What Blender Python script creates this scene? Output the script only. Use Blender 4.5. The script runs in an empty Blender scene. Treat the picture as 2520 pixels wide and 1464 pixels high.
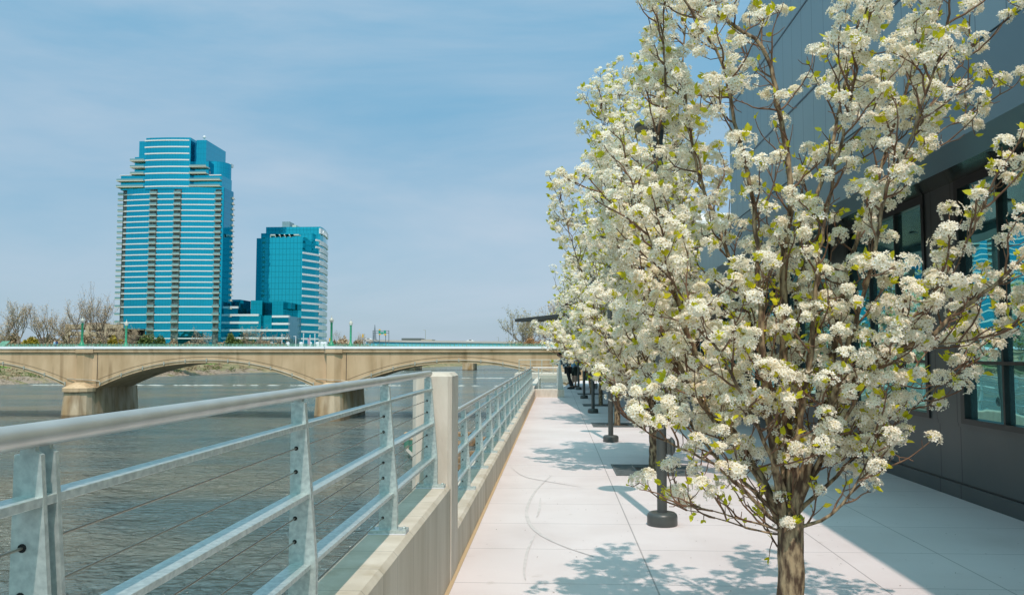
import bpy, math, random
import numpy as np
from mathutils import Vector, Matrix
R = math.radians
S = bpy.context.scene
C = S.collection
random.seed(7)
rng = np.random.default_rng(11)

# ------------------------------------------------------------------ camera
F = 2100.0            # focal length in units of a 2520 px wide frame
YAW = math.atan(106/F); PIT = math.atan(139/F); EYE = 1.6
cam = bpy.data.cameras.new('camera'); camo = bpy.data.objects.new('camera', cam); C.objects.link(camo)
cam.sensor_width = 36; cam.lens = 36*F/2520; cam.clip_end = 20000; cam.clip_start = 0.05
camo.location = (0, 0, EYE); camo.rotation_euler = (math.pi/2+PIT, 0, YAW)
S.camera = camo
S.render.resolution_x = 1024; S.render.resolution_y = 594
_M = camo.rotation_euler.to_matrix()
def ray(px, py): return _M @ Vector(((px-1260)/F, (732-py)/F, -1))
def A(px, py, Y):
    d = ray(px, py); t = Y/d.y; return Vector((0, 0, EYE)) + d*t
def GZ(px, py, z=0.0):
    d = ray(px, py); t = (z-EYE)/d.z; return Vector((0, 0, EYE)) + d*t

# ------------------------------------------------------------------ sun and sky
SUNV = Vector((.27, -2.17, 3.8)).normalized()
sun = bpy.data.lights.new('sun', 'SUN'); sun.energy = 3.25; sun.angle = R(.5); sun.color = (1, .83, .74)
suno = bpy.data.objects.new('sun', sun); C.objects.link(suno)
suno.rotation_euler = SUNV.to_track_quat('Z', 'Y').to_euler()
W = bpy.data.worlds.new('World'); S.world = W; W.use_nodes = True
nt = W.node_tree; nt.nodes.clear()
out = nt.nodes.new('ShaderNodeOutputWorld'); bg = nt.nodes.new('ShaderNodeBackground')
sky = nt.nodes.new('ShaderNodeTexSky'); sky.sky_type = 'NISHITA'; sky.sun_disc = False
sky.sun_elevation = math.asin(SUNV.z); sky.sun_rotation = math.atan2(SUNV.x, SUNV.y)
sky.altitude = 200; sky.air_density = 1.0; sky.dust_density = 1.0; sky.ozone_density = 2.0
tc = nt.nodes.new('ShaderNodeTexCoord')
mp = nt.nodes.new('ShaderNodeMapping'); mp.inputs['Scale'].default_value = (1.2, 1.2, 5.0); mp.inputs['Rotation'].default_value = (.18, .22, .3)
n1 = nt.nodes.new('ShaderNodeTexNoise'); n1.inputs['Scale'].default_value = 1.5; n1.inputs['Detail'].default_value = 7; n1.inputs['Roughness'].default_value = .55
n1.inputs['Distortion'].default_value = .35
rp = nt.nodes.new('ShaderNodeValToRGB'); rp.color_ramp.elements[0].position = .36; rp.color_ramp.elements[1].position = .74
rp.color_ramp.elements[1].color = (.75, .75, .75, 1)
mx = nt.nodes.new('ShaderNodeMix'); mx.data_type = 'RGBA'; mx.inputs['B'].default_value = (5.4, 6.4, 7.5, 1)
tint = nt.nodes.new('ShaderNodeMix'); tint.data_type = 'RGBA'; tint.blend_type = 'MULTIPLY'; tint.inputs['Factor'].default_value = 1
tint.inputs['B'].default_value = (.95, 1.05, 1.0, 1)
L = nt.links.new
L(tc.outputs['Generated'], mp.inputs['Vector']); L(mp.outputs['Vector'], n1.inputs['Vector']); L(n1.outputs['Fac'], rp.inputs['Fac'])
L(rp.outputs['Color'], mx.inputs['Factor']); L(sky.outputs['Color'], tint.inputs['A'])
# thin high veil of cirrus over the whole sky: colour by elevation
sx = nt.nodes.new('ShaderNodeSeparateXYZ'); L(tc.outputs['Generated'], sx.inputs['Vector'])
vr = nt.nodes.new('ShaderNodeValToRGB'); L(sx.outputs['Z'], vr.inputs['Fac']); K_ = 1/.1
for i, (p_, c_) in enumerate(((0, (.34, .47, .61)), (.12, (.31, .52, .70)), (.38, (.17, .50, .76)), (1, (.28, .60, .78)))):
    e = vr.color_ramp.elements[i] if i < 2 else vr.color_ramp.elements.new(p_)
    e.position = p_; e.color = (*c_, 1)
vs_ = nt.nodes.new('ShaderNodeVectorMath'); vs_.operation = 'SCALE'; vs_.inputs['Scale'].default_value = K_; L(vr.outputs['Color'], vs_.inputs[0])
veil = nt.nodes.new('ShaderNodeMix'); veil.data_type = 'RGBA'; veil.inputs['Factor'].default_value = .72
L(tint.outputs['Result'], veil.inputs['A']); L(vs_.outputs['Vector'], veil.inputs['B']); 
nv = nt.nodes.new('ShaderNodeVectorMath'); nv.operation = 'DOT_PRODUCT'; nv.inputs[1].default_value = tuple(SUNV); L(tc.outputs['Generated'], nv.inputs[0])
pw = nt.nodes.new('ShaderNodeMath'); pw.operation = 'POWER'; pw.use_clamp = True; pw.inputs[1].default_value = 3.5
mxx = nt.nodes.new('ShaderNodeMath'); mxx.operation = 'MAXIMUM'; mxx.inputs[1].default_value = 0; L(nv.outputs['Value'], mxx.inputs[0]); L(mxx.outputs[0], pw.inputs[0])
au = nt.nodes.new('ShaderNodeVectorMath'); au.operation = 'SCALE'; au.inputs[0].default_value = (8.5, 17, 15.5); L(pw.outputs[0], au.inputs['Scale'])
ad = nt.nodes.new('ShaderNodeVectorMath'); ad.operation = 'ADD'; L(veil.outputs['Result'], ad.inputs[0]); L(au.outputs['Vector'], ad.inputs[1]); L(ad.outputs['Vector'], mx.inputs['A'])
L(mx.outputs['Result'], bg.inputs['Color']); L(bg.outputs['Background'], out.inputs['Surface'])
bg.inputs['Strength'].default_value = .10
S.view_settings.view_transform = 'Standard'; S.view_settings.look = 'None'
S.view_settings.exposure = 0.0; S.view_settings.gamma = 1
S.cycles.max_bounces = 10; S.cycles.diffuse_bounces = 6; S.cycles.transmission_bounces = 6

# ------------------------------------------------------------------ helpers
def mat(name, c1, rough=.7, metal=0, c2=None, scale=4, bump=0, bscale=None, stretch=(1, 1, 1), spec=None, detail=5, coat=0, lo=.35, hi=.65, bdist=.01):
    m = bpy.data.materials.new(name); m.use_nodes = True; t = m.node_tree; b = t.nodes['Principled BSDF']
    b.inputs['Base Color'].default_value = (*c1, 1); b.inputs['Roughness'].default_value = rough; b.inputs['Metallic'].default_value = metal
    if spec is not None: b.inputs['Specular IOR Level'].default_value = spec
    if coat: b.inputs['Coat Weight'].default_value = coat
    tcn = t.nodes.new('ShaderNodeTexCoord'); mpn = t.nodes.new('ShaderNodeMapping'); mpn.inputs['Scale'].default_value = stretch
    t.links.new(tcn.outputs['Object'], mpn.inputs['Vector'])
    m['map'] = mpn.name
    if c2:
        n = t.nodes.new('ShaderNodeTexNoise'); n.inputs['Scale'].default_value = scale; n.inputs['Detail'].default_value = detail
        r = t.nodes.new('ShaderNodeValToRGB'); r.color_ramp.elements[0].position = lo; r.color_ramp.elements[1].position = hi
        r.color_ramp.elements[0].color = (*c1, 1); r.color_ramp.elements[1].color = (*c2, 1)
        t.links.new(mpn.outputs['Vector'], n.inputs['Vector']); t.links.new(n.outputs['Fac'], r.inputs['Fac'])
        t.links.new(r.outputs['Color'], b.inputs['Base Color'])
        m['ramp'] = r.name
    if bump:
        n = t.nodes.new('ShaderNodeTexNoise'); n.inputs['Scale'].default_value = bscale or scale; n.inputs['Detail'].default_value = 6
        bn = t.nodes.new('ShaderNodeBump'); bn.inputs['Strength'].default_value = bump; bn.inputs['Distance'].default_value = bdist
        t.links.new(mpn.outputs['Vector'], n.inputs['Vector']); t.links.new(n.outputs['Fac'], bn.inputs['Height']); t.links.new(bn.outputs['Normal'], b.inputs['Normal'])
    return m
def lines(m, specs, dark, tilt=None):
    """multiply the colour by `dark` where fract((axis-off)/pitch) < width; specs = (axis expression, pitch, offset, width)"""
    t = m.node_tree; b = t.nodes['Principled BSDF']; tcn = t.nodes.new('ShaderNodeTexCoord'); sp = t.nodes.new('ShaderNodeSeparateXYZ')
    t.links.new(tcn.outputs['Object'], sp.inputs['Vector'])
    def M(op, a, bb=None):
        n = t.nodes.new('ShaderNodeMath'); n.operation = op
        for i, v in enumerate((a, bb)):
            if v is None: continue
            if isinstance(v, (int, float)): n.inputs[i].default_value = v
            else: t.links.new(v, n.inputs[i])
        return n.outputs[0]
    acc = None
    for ax, pitch, off, w in specs:
        src = {'x': sp.outputs['X'], 'y': sp.outputs['Y'], 'z': sp.outputs['Z']}.get(ax)
        if ax == 'xy': src = M('ADD', sp.outputs['X'], sp.outputs['Y'])
        if pitch: v = M('LESS_THAN', M('FRACT', M('DIVIDE', M('SUBTRACT', src, off), pitch)), w/pitch)
        else: v = M('LESS_THAN', M('ABSOLUTE', M('SUBTRACT', src, off)), w/2)
        acc = v if acc is None else M('MAXIMUM', acc, v)
    inp = b.inputs['Base Color']; mxn = t.nodes.new('ShaderNodeMix'); mxn.data_type = 'RGBA'; mxn.blend_type = 'MULTIPLY'
    mxn.inputs['B'].default_value = (dark, dark, dark, 1)
    if inp.links: t.links.new(inp.links[0].from_socket, mxn.inputs['A'])
    else: mxn.inputs['A'].default_value = inp.default_value
    t.links.new(acc, mxn.inputs['Factor']); t.links.new(mxn.outputs['Result'], inp)
    return m

def wpos(o):
    p = Vector((0, 0, 0))
    while o: p += o.location; o = o.parent
    return p
class MB:
    def __init__(s): s.v = []; s.f = []; s.m = []
    def add(s, vs, fs, mi=0):
        n = len(s.v); s.v += [tuple(v) for v in vs]; s.f += [tuple(i+n for i in f) for f in fs]; s.m += [mi]*len(fs); return s
    def box(s, x0, x1, y0, y1, z0, z1, mi=0):
        v = [(x, y, z) for x in (x0, x1) for y in (y0, y1) for z in (z0, z1)]
        return s.add(v, [(0, 1, 3, 2), (4, 6, 7, 5), (0, 4, 5, 1), (2, 3, 7, 6), (0, 2, 6, 4), (1, 5, 7, 3)], mi)
    def prism(s, poly, z0, z1, mi=0, z1s=None):
        n = len(poly); z1s = z1s or [z1]*n
        v = [(x, y, z0) for x, y in poly] + [(p[0], p[1], z1s[i]) for i, p in enumerate(poly)]
        f = [(i, (i+1) % n, (i+1) % n+n, i+n) for i in range(n)] + [tuple(range(n-1, -1, -1)), tuple(range(n, 2*n))]
        return s.add(v, f, mi)
    def prismx(s, poly, x0, x1, mi=0):        # polygon in (y,z) extruded along x
        n = len(poly); v = [(x0, y, z) for y, z in poly]+[(x1, y, z) for y, z in poly]
        return s.add(v, [(i, (i+1) % n, (i+1) % n+n, i+n) for i in range(n)] + [tuple(range(n-1, -1, -1)), tuple(range(n, 2*n))], mi)
    def prismy(s, poly, y0, y1, mi=0):        # polygon in (x,z) extruded along y
        n = len(poly); v = [(x, y0, z) for x, z in poly]+[(x, y1, z) for x, z in poly]
        return s.add(v, [(i, (i+1) % n, (i+1) % n+n, i+n) for i in range(n)] + [tuple(range(n-1, -1, -1)), tuple(range(n, 2*n))], mi)
    def tube(s, pts, rad, n=8, mi=0, cap=True):
        pts = [Vector(p) for p in pts]; k = len(pts)
        if isinstance(rad, (int, float)): rad = [rad]*k
        b = len(s.v); T0 = (pts[1]-pts[0]).normalized(); ref = Vector((0, 0, 1)) if abs(T0.z) < .9 else Vector((1, 0, 0)); u = T0.cross(ref).normalized()
        for i in range(k):
            T = (pts[min(i+1, k-1)]-pts[max(i-1, 0)]).normalized(); u = (u-T*u.dot(T)).normalized(); w = T.cross(u)
            for j in range(n):
                a = 2*math.pi*j/n; s.v.append(tuple(pts[i]+(u*math.cos(a)+w*math.sin(a))*rad[i]))
        for i in range(k-1):
            for j in range(n):
                s.f.append((b+i*n+j, b+i*n+(j+1) % n, b+(i+1)*n+(j+1) % n, b+(i+1)*n+j)); s.m.append(mi)
        if cap: s.f += [tuple(b+j for j in range(n-1, -1, -1)), tuple(b+(k-1)*n+j for j in range(n))]; s.m += [mi, mi]
        return s
    def lathe(s, c, prof, n=20, mi=0):
        c = Vector(c); b = len(s.v); k = len(prof)
        for r, z in prof:
            for j in range(n):
                a = 2*math.pi*j/n; s.v.append((c.x+r*math.cos(a), c.y+r*math.sin(a), c.z+z))
        for i in range(k-1):
            for j in range(n):
                s.f.append((b+i*n+j, b+i*n+(j+1) % n, b+(i+1)*n+(j+1) % n, b+(i+1)*n+j)); s.m.append(mi)
        s.f += [tuple(b+j for j in range(n-1, -1, -1)), tuple(b+(k-1)*n+j for j in range(n))]; s.m += [mi, mi]
        return s
    def build(s, name, mats, parent=None, smooth=False, bevel=0, loc=None):
        if not isinstance(mats, (list, tuple)): mats = [mats]
        me = bpy.data.meshes.new(name); o = bpy.data.objects.new(name, me); C.objects.link(o)
        org = wpos(parent) if parent else Vector(loc or (0, 0, 0))
        me.from_pydata([(v[0]-org.x, v[1]-org.y, v[2]-org.z) for v in s.v], [], s.f)
        for m in mats: me.materials.append(m)
        me.polygons.foreach_set('material_index', s.m)
        if smooth: me.polygons.foreach_set('use_smooth', [True]*len(s.f))
        me.update()
        if parent: o.parent = parent
        else: o.location = org
        if smooth: 
            try: me.set_sharp_from_angle(angle=R(40))
            except Exception: pass
        if bevel:
            b = o.modifiers.new('bevel', 'BEVEL'); b.width = bevel; b.segments = 2; b.limit_method = 'ANGLE'
        return o
def tag(o, label=None, cat=None, group=None, kind=None):
    if label: o['label'] = label
    if cat: o['category'] = cat
    if group: o['group'] = group
    if kind: o['kind'] = kind
    return o
def empty(name, loc, label, cat, group=None):
    o = bpy.data.objects.new(name, None); C.objects.link(o); o.location = loc; o.empty_display_size = .2
    return tag(o, label, cat, group)
def copy_tree(o, parent=None):
    c = o.copy(); C.objects.link(c); c.parent = parent
    for ch in list(o.children):
        if ch.name in KIDS.get(o.name, ()): copy_tree(ch, c)
    return c
KIDS = {}
def register(o):
    KIDS[o.name] = [c.name for c in o.children]
    for c in o.children: register(c)
def np_mesh(name, groups, mats, parent=None, smooth=False):
    """groups: (verts Nx3 world, faces MxK, material index)"""
    me = bpy.data.meshes.new(name); o = bpy.data.objects.new(name, me); C.objects.link(o)
    org = np.array(wpos(parent)) if parent else np.zeros(3)
    V = np.concatenate([g[0] for g in groups])-org; off = 0; loops = []; tot = []; mi = []
    for v, f, m in groups:
        loops.append((f+off).ravel()); tot.append(np.full(len(f), f.shape[1])); mi.append(np.full(len(f), m)); off += len(v)
    loops = np.concatenate(loops); tot = np.concatenate(tot); mi = np.concatenate(mi); st = np.concatenate([[0], np.cumsum(tot)[:-1]])
    me.vertices.add(len(V)); me.vertices.foreach_set('co', V.astype(np.float32).ravel())
    me.loops.add(len(loops)); me.loops.foreach_set('vertex_index', loops.astype(np.int32))
    me.polygons.add(len(tot)); me.polygons.foreach_set('loop_start', st.astype(np.int32)); me.polygons.foreach_set('loop_total', tot.astype(np.int32))
    me.polygons.foreach_set('material_index', mi.astype(np.int32))
    if smooth: me.polygons.foreach_set('use_smooth', np.ones(len(tot), bool))
    for m in mats: me.materials.append(m)
    me.update(calc_edges=True); me.validate()
    if parent: o.parent = parent
    return o
def tubes_np(paths, sides):
    """paths: list of (pts (n,3), radii (n)) -> verts, quads"""
    Vs = []; Fs = []; off = 0; ang = np.arange(sides)*2*np.pi/sides
    for p, r in paths:
        n = len(p); T = np.gradient(p, axis=0); T /= np.linalg.norm(T, axis=1)[:, None]+1e-9
        ref = np.array([.31, .95, .05]); u = np.cross(T, ref); u /= np.linalg.norm(u, axis=1)[:, None]+1e-9; w = np.cross(T, u)
        ring = p[:, None, :]+(u[:, None, :]*np.cos(ang)[None, :, None]+w[:, None, :]*np.sin(ang)[None, :, None])*np.asarray(r)[:, None, None]
        Vs.append(ring.reshape(-1, 3)); i = np.arange(n-1)[:, None]*sides; j = np.arange(sides)[None, :]; j2 = (j+1) % sides
        Fs.append(np.stack([i+j, i+j2, i+sides+j2, i+sides+j], -1).reshape(-1, 4)+off); off += n*sides
    return np.concatenate(Vs), np.concatenate(Fs)
def unit(v): return v/(np.linalg.norm(v, axis=-1, keepdims=True)+1e-9)

# ------------------------------------------------------------------ materials
M_conc = mat('pavement_concrete', (.60, .53, .52), .85, c2=(.69, .625, .62), scale=1.1, detail=10, lo=.25, hi=.6, bump=.25, bscale=60)
M_wall = mat('wall_concrete', (.50, .44, .35), .85, c2=(.62, .56, .47), scale=2.2, bump=.5, bscale=14, stretch=(2, 2.2, .45))
M_wall2 = mat('pillar_concrete', (.55, .49, .41), .85, c2=(.66, .60, .52), scale=5, bump=.35, bscale=30, stretch=(2, 2, .6))
M_caulk = mat('joint_sealant', (.50, .37, .22), .8)
M_galv = mat('galvanised_steel', (.42, .48, .465), .40, .5, c2=(.60, .66, .63), scale=60, bump=.12, bscale=45)
M_galv2 = mat('brushed_pipe', (.50, .50, .47), .36, .5, c2=(.58, .58, .55), scale=9, bump=.05, bscale=30)
M_cable = mat('steel_cable', (.36, .31, .26), .4, .6)
M_hole = mat('hole_black', (.01, .012, .012), .9)
M_black = mat('black_powder_coat', (.055, .062, .06), .38, 0, c2=(.07, .076, .07), scale=8, spec=.5)
M_grate = mat('cast_iron_grate', (.12, .14, .145), .6, .2, c2=(.16, .18, .18), scale=20)
M_soil = mat('soil', (.05, .045, .04), .95, c2=(.10, .08, .06), scale=60, bump=1, bscale=90)
M_bridge = mat('bridge_concrete', (.44, .295, .165), .9, c2=(.60, .425, .265), scale=.5, bump=.2, bscale=6, stretch=(1, 1, .35), detail=10, lo=.3, hi=.6)
M_bridge2 = mat('bridge_pier_concrete', (.36, .22, .10), .9, c2=(.56, .44, .31), scale=.5, bump=.3, bscale=3, stretch=(1, 1, .45), detail=9)
lines(M_bridge2, [('z', 0, .25, .9)], .5)
def streaks(m, sc, st, lo, hi, dark):
    t = m.node_tree; b = t.nodes['Principled BSDF']; tcn = t.nodes.new('ShaderNodeTexCoord'); mpn = t.nodes.new('ShaderNodeMapping'); mpn.inputs['Scale'].default_value = st
    n = t.nodes.new('ShaderNodeTexNoise'); n.inputs['Scale'].default_value = sc; n.inputs['Detail'].default_value = 6; r = t.nodes.new('ShaderNodeMapRange'); r.inputs['From Min'].default_value = lo; r.inputs['From Max'].default_value = hi
    t.links.new(tcn.outputs['Object'], mpn.inputs['Vector']); t.links.new(mpn.outputs['Vector'], n.inputs['Vector']); t.links.new(n.outputs['Fac'], r.inputs['Value'])
    mxn = t.nodes.new('ShaderNodeMix'); mxn.data_type = 'RGBA'; mxn.blend_type = 'MULTIPLY'; mxn.inputs['B'].default_value = (*dark, 1)
    inp = b.inputs['Base Color']; t.links.new(inp.links[0].from_socket, mxn.inputs['A']); t.links.new(r.outputs['Result'], mxn.inputs['Factor']); t.links.new(mxn.outputs['Result'], inp)
streaks(M_bridge, 1.0, (.9, .9, .10), .56, .72, (.62, .58, .52)); streaks(M_bridge2, 1.0, (1.1, 1.1, .15), .5, .7, (.6, .55, .5)); streaks(M_wall, 1.0, (6, 6, .9), .58, .75, (.80, .76, .68)); streaks(M_conc, .55, (1, 1, 1), .54, .72, (.90, .90, .89)); streaks(M_conc, 5, (1, 1, 1), .66, .74, (.90, .89, .87))
M_cap = mat('parapet_white', (.84, .84, .88), .8, c2=(.88, .88, .92), scale=.7)
M_green = mat('green_paint', (.02, .22, .11), .45, c2=(.03, .28, .15), scale=3)
M_greenrail = mat('faded_green_paint', (.10, .27, .19), .6, c2=(.16, .33, .24), scale=2)
M_globe = mat('lamp_globe', (.46, .44, .38), .25)
M_pipe = mat('conduit_grey', (.42, .42, .36), .5, .2)
M_band = mat('white_spandrel', (.70, .70, .73), .5)
M_slab = mat('balcony_slab', (.56, .53, .47), .7)
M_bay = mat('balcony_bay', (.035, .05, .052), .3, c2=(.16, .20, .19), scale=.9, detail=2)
M_dock = mat('weathered_timber', (.22, .13, .065), .9, c2=(.34, .22, .13), scale=6, stretch=(1, 6, 1), bump=.5)
M_tan = mat('tan_cap', (.50, .33, .2), .9)
M_asph = mat('asphalt', (.05, .05, .05), .9, c2=(.07, .068, .065), scale=2)
M_grass = mat('grass', (.10, .20, .02), .95, c2=(.16, .28, .04), scale=.6, bump=.5, bscale=30)
M_bank = mat('bank_earth', (.12, .13, .04), .95, c2=(.36, .27, .16), scale=.35, bump=1, bscale=2, detail=9, bdist=.5)
M_far = mat('far_ground', (.14, .12, .07), .95, c2=(.20, .17, .10), scale=.02)
M_rock = mat('riprap_rock', (.34, .27, .21), .9, c2=(.20, .16, .12), scale=1)
M_path = mat('path_gravel', (.42, .36, .30), .9)
M_beige = mat('beige_precast', (.46, .34, .245), .85, c2=(.52, .39, .29), scale=.3)
M_blue = mat('blue_girder', (.06, .42, .58), .5)
M_gray = mat('freeway_concrete', (.50, .46, .42), .85)
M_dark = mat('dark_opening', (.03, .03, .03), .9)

def glass_mat(name, tintc, rough=.05, wob=.03, wsc=.25, metal=.92):
    m = mat(name, tintc, rough, metal)
    t = m.node_tree; b = t.nodes['Principled BSDF']
    n = t.nodes.new('ShaderNodeTexNoise'); n.inputs['Scale'].default_value = wsc; n.inputs['Detail'].default_value = 2
    bn = t.nodes.new('ShaderNodeBump'); bn.inputs['Strength'].default_value = wob; bn.inputs['Distance'].default_value = 1
    t.links.new(t.nodes[m['map']].outputs['Vector'], n.inputs['Vector']); t.links.new(n.outputs['Fac'], bn.inputs['Height']); t.links.new(bn.outputs['Normal'], b.inputs['Normal'])
    return m
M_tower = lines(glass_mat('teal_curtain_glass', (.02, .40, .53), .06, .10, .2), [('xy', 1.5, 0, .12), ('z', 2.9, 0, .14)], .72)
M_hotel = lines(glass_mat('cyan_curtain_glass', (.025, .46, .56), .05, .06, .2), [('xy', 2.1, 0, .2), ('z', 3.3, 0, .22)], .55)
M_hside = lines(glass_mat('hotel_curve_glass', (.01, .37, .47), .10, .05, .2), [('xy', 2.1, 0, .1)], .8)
M_rail_glass = mat('balcony_glass', (.20, .36, .38), .2, .4)

# ================================================================== SETTING
# --- ground, water, banks
WZ = A(840, 1033, 110).z
m = MB(); m.add([(-9000, -3000, WZ-1.5), (9000, -3000, WZ-1.5), (9000, 16000, WZ-1.5), (-9000, 16000, WZ-1.5)], [(0, 1, 2, 3)])
tag(m.build('ground', M_far), kind='structure')
M_water = bpy.data.materials.new('river_water'); M_water.use_nodes = True
t = M_water.node_tree; b = t.nodes['Principled BSDF']
b.inputs['Base Color'].default_value = (.085, .075, .05, 1); b.inputs['Roughness'].default_value = .12; b.inputs['IOR'].default_value = 1.33
tcn = t.nodes.new('ShaderNodeTexCoord')
def wnoise(sc, st, det, dist=0):
    mpn = t.nodes.new('ShaderNodeMapping'); mpn.inputs['Scale'].default_value = st; mpn.inputs['Rotation'].default_value = (0, 0, .25)
    n = t.nodes.new('ShaderNodeTexNoise'); n.inputs['Scale'].default_value = sc; n.inputs['Detail'].default_value = det; n.inputs['Distortion'].default_value = dist
    t.links.new(tcn.outputs['Object'], mpn.inputs['Vector']); t.links.new(mpn.outputs['Vector'], n.inputs['Vector']); return n.outputs['Fac']
h1 = wnoise(1.7, (.9, 1.15, 1), 9, .5); h2 = wnoise(.2, (.8, 1.2, 1), 4, .4)
mm = t.nodes.new('ShaderNodeMath'); mm.operation = 'MULTIPLY_ADD'; mm.inputs[1].default_value = 2.2
t.links.new(h2, mm.inputs[0]); t.links.new(h1, mm.inputs[2])
bn = t.nodes.new('ShaderNodeBump'); bn.inputs['Strength'].default_value = 1; bn.inputs['Distance'].default_value = 1.5
t.links.new(mm.outputs[0], bn.inputs['Height']); t.links.new(bn.outputs['Normal'], b.inputs['Normal'])
cr = t.nodes.new('ShaderNodeValToRGB'); cr.color_ramp.elements[0].position = .38; cr.color_ramp.elements[1].position = .66
cr.color_ramp.elements[0].color = (.11, .17, .18, 1); cr.color_ramp.elements[1].color = (.24, .225, .175, 1)
t.links.new(wnoise(.05, (.5, 1.4, 1), 3), cr.inputs['Fac']); t.links.new(cr.outputs['Color'], b.inputs['Base Color'])
m = MB(); m.add([(-700, -80, WZ), (260, -80, WZ), (260, 1500, WZ), (-700, 1500, WZ)], [(0, 1, 2, 3)])
tag(m.build('river', M_water), kind='structure')

# left bank terrain: profile along the shoreline
shore = [(-156, -80), (-156, 120), (-154, 200), (-151, 260), (-149, 319), (-136, 397), (-112, 455), (-80, 560), (-30, 720), (60, 900), (220, 1100), (420, 1300)]
prof = [(4, -.8), (-1, .15), (-6, 1.4), (-12, 2.6), (-20, 4.0), (-45, 5.6), (-140, 7.6), (-700, 9.5), (-3500, 30)]
def bank_pt(i, d):
    x, y = shore[i]; x0, y0 = shore[max(i-1, 0)]; x1, y1 = shore[min(i+1, len(shore)-1)]
    tx, ty = x1-x0, y1-y0; l = math.hypot(tx, ty); nx, ny = -ty/l, tx/l
    return x-nx*d, y-ny*d
sh2 = []
for i in range(len(shore)-1):
    k = 14
    for j in range(k):
        u = j/k; sh2.append((shore[i][0]*(1-u)+shore[i+1][0]*u, shore[i][1]*(1-u)+shore[i+1][1]*u))
shore = sh2
def bank_z(d):
    for (a, za), (c, zc) in zip(prof, prof[1:]):
        if c <= d <= a: return WZ+za+(zc-za)*(a-d)/(a-c)
    return WZ+prof[-1][1]
vs = []; fs = []; K = len(prof)
for i in range(len(shore)):
    x0, y0 = shore[max(i-3, 0)]; x1, y1 = shore[min(i+3, len(shore)-1)]; l = math.hypot(x1-x0, y1-y0); nx, ny = -(y1-y0)/l, (x1-x0)/l
    for k, (d, z) in enumerate(prof):
        jit = random.uniform(-.25, .25)*(k not in (0,)) if k < 5 else 0
        vs.append((shore[i][0]-nx*d+jit*3, shore[i][1]-ny*d, WZ+z+jit))
for i in range(len(shore)-1):
    for k in range(K-1): fs.append((i*K+k, (i+1)*K+k, (i+1)*K+k+1, i*K+k+1))
# note: nx points to the left side, -n*d with negative d moves inland
m = MB(); m.add([(v[0], v[1], v[2]) for v in vs], fs, 0)
for i in range(len(m.f)):
    k = i % (K-1)
    m.m[i] = 0 if k < 4 else (1 if k in (4, 5) else 2)
tag(m.build('riverbank_terrain', [M_bank, M_grass, M_far], smooth=True), kind='structure')
def inland(px, Y, d=None):
    p = A(px, 871, Y); return p.x
def bz(x, y):    # height of the bank at a point
    best = min(shore, key=lambda s: (s[0]-x)**2+(s[1]-y)**2); dd = math.hypot(best[0]-x, best[1]-y)
    return bank_z(-dd)

# right bank beyond the promenade: lawn under the trees and the bridge approach
m = MB()
m.prism([(1.3, 51.0), (60, 50.0), (60, 170), (9, 170), (4, 112), (3.0, 70)], WZ-1, -.12)
tag(m.build('lawn', M_grass), kind='structure')
m = MB(); m.prism([(6, 170), (300, 170), (420, 600), (500, 1150), (330, 1250), (150, 900), (70, 600), (20, 300)], WZ-1, WZ+4)
tag(m.build('far_right_bank', M_bank), kind='structure')

# promenade
XB = GZ(1093.5, 1464).x       # wall face
promenade = MB(); promenade.prism([(-1.02, -6), (30, -6), (30, 54), (1.6, 52), (.9, 48.0), (-.1, 36), (-1.02, 34)], WZ-1, 0)
lines(M_conc, [('x', 0, .69, .012), ('x', 0, 2.24, .010), ('x', 0, 3.07, .010), ('y', 1.06, .79, .009)], .55)
tag(promenade.build('promenade_pavement', M_conc), kind='structure')
m = MB(); m.box(XB-.01, XB+.028, -2, 31.8, .001, .005); tag(m.build('sealant_strip', M_caulk), kind='structure')

# tyre marks: thin curved scuffs
M_tyre = mat('scuff_grey', (.54, .50, .485), .9, c2=(.63, .575, .565), scale=9)
def scuff(pts, w):
    P = [GZ(*p) for p in pts]; Q = []
    for i in range(len(P)-1):
        for k in range(6):
            u = k/6; a = P[max(i-1, 0)]; b2 = P[i]; c = P[i+1]; d = P[min(i+2, len(P)-1)]
            Q.append(.5*((2*b2)+(c-a)*u+(2*a-5*b2+4*c-d)*u*u+(3*b2-a-3*c+d)*u**3))
    vs = []; 
    for i, q in enumerate(Q):
        tt = (Q[min(i+1, len(Q)-1)]-Q[max(i-1, 0)]).normalized(); n = Vector((-tt.y, tt.x, 0)); ww = w*(.25+.75*math.sin(math.pi*(i+.5)/len(Q)))
        vs += [(q.x-n.x*ww, q.y-n.y*ww, .004), (q.x+n.x*ww, q.y+n.y*ww, .004)]
    return MB().add(vs, [(2*i, 2*i+1, 2*i+3, 2*i+2) for i in range(len(Q)-1)])
m = scuff([(1357, 1170), (1320, 1205), (1297, 1250), (1302, 1285), (1330, 1315), (1390, 1345), (1470, 1372)], .018)
m2 = scuff([(1258, 1150), (1290, 1172), (1350, 1185), (1440, 1200)], .012); m.add(m2.v, m2.f)
m2 = scuff([(1330, 1225), (1328, 1250), (1320, 1275)], .014); m.add(m2.v, m2.f)
m2 = scuff([(1320, 1310), (1300, 1350), (1290, 1400), (1294, 1430)], .012); m.add(m2.v, m2.f)
tag(m.build('tyre_scuffs', M_tyre), kind='structure')

v = []; f = []
for _ in range(420):
    x = random.uniform(-.6, 4.3); y = random.uniform(3.5, 16); s_ = random.uniform(.003, .010); n = len(v); a = random.random()*6.28; c_, d_ = math.cos(a)*s_, math.sin(a)*s_
    v += [(x-c_, y-d_, .002), (x+d_*.5, y-c_*.5, .002), (x+c_, y+d_, .004), (x-d_*.5, y+c_*.5, .002)]; f.append((n, n+1, n+2, n+3))
tag(MB().add(v, f).build('grit', mat('grit_brown', (.14, .10, .07), .9)), kind='stuff')
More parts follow.
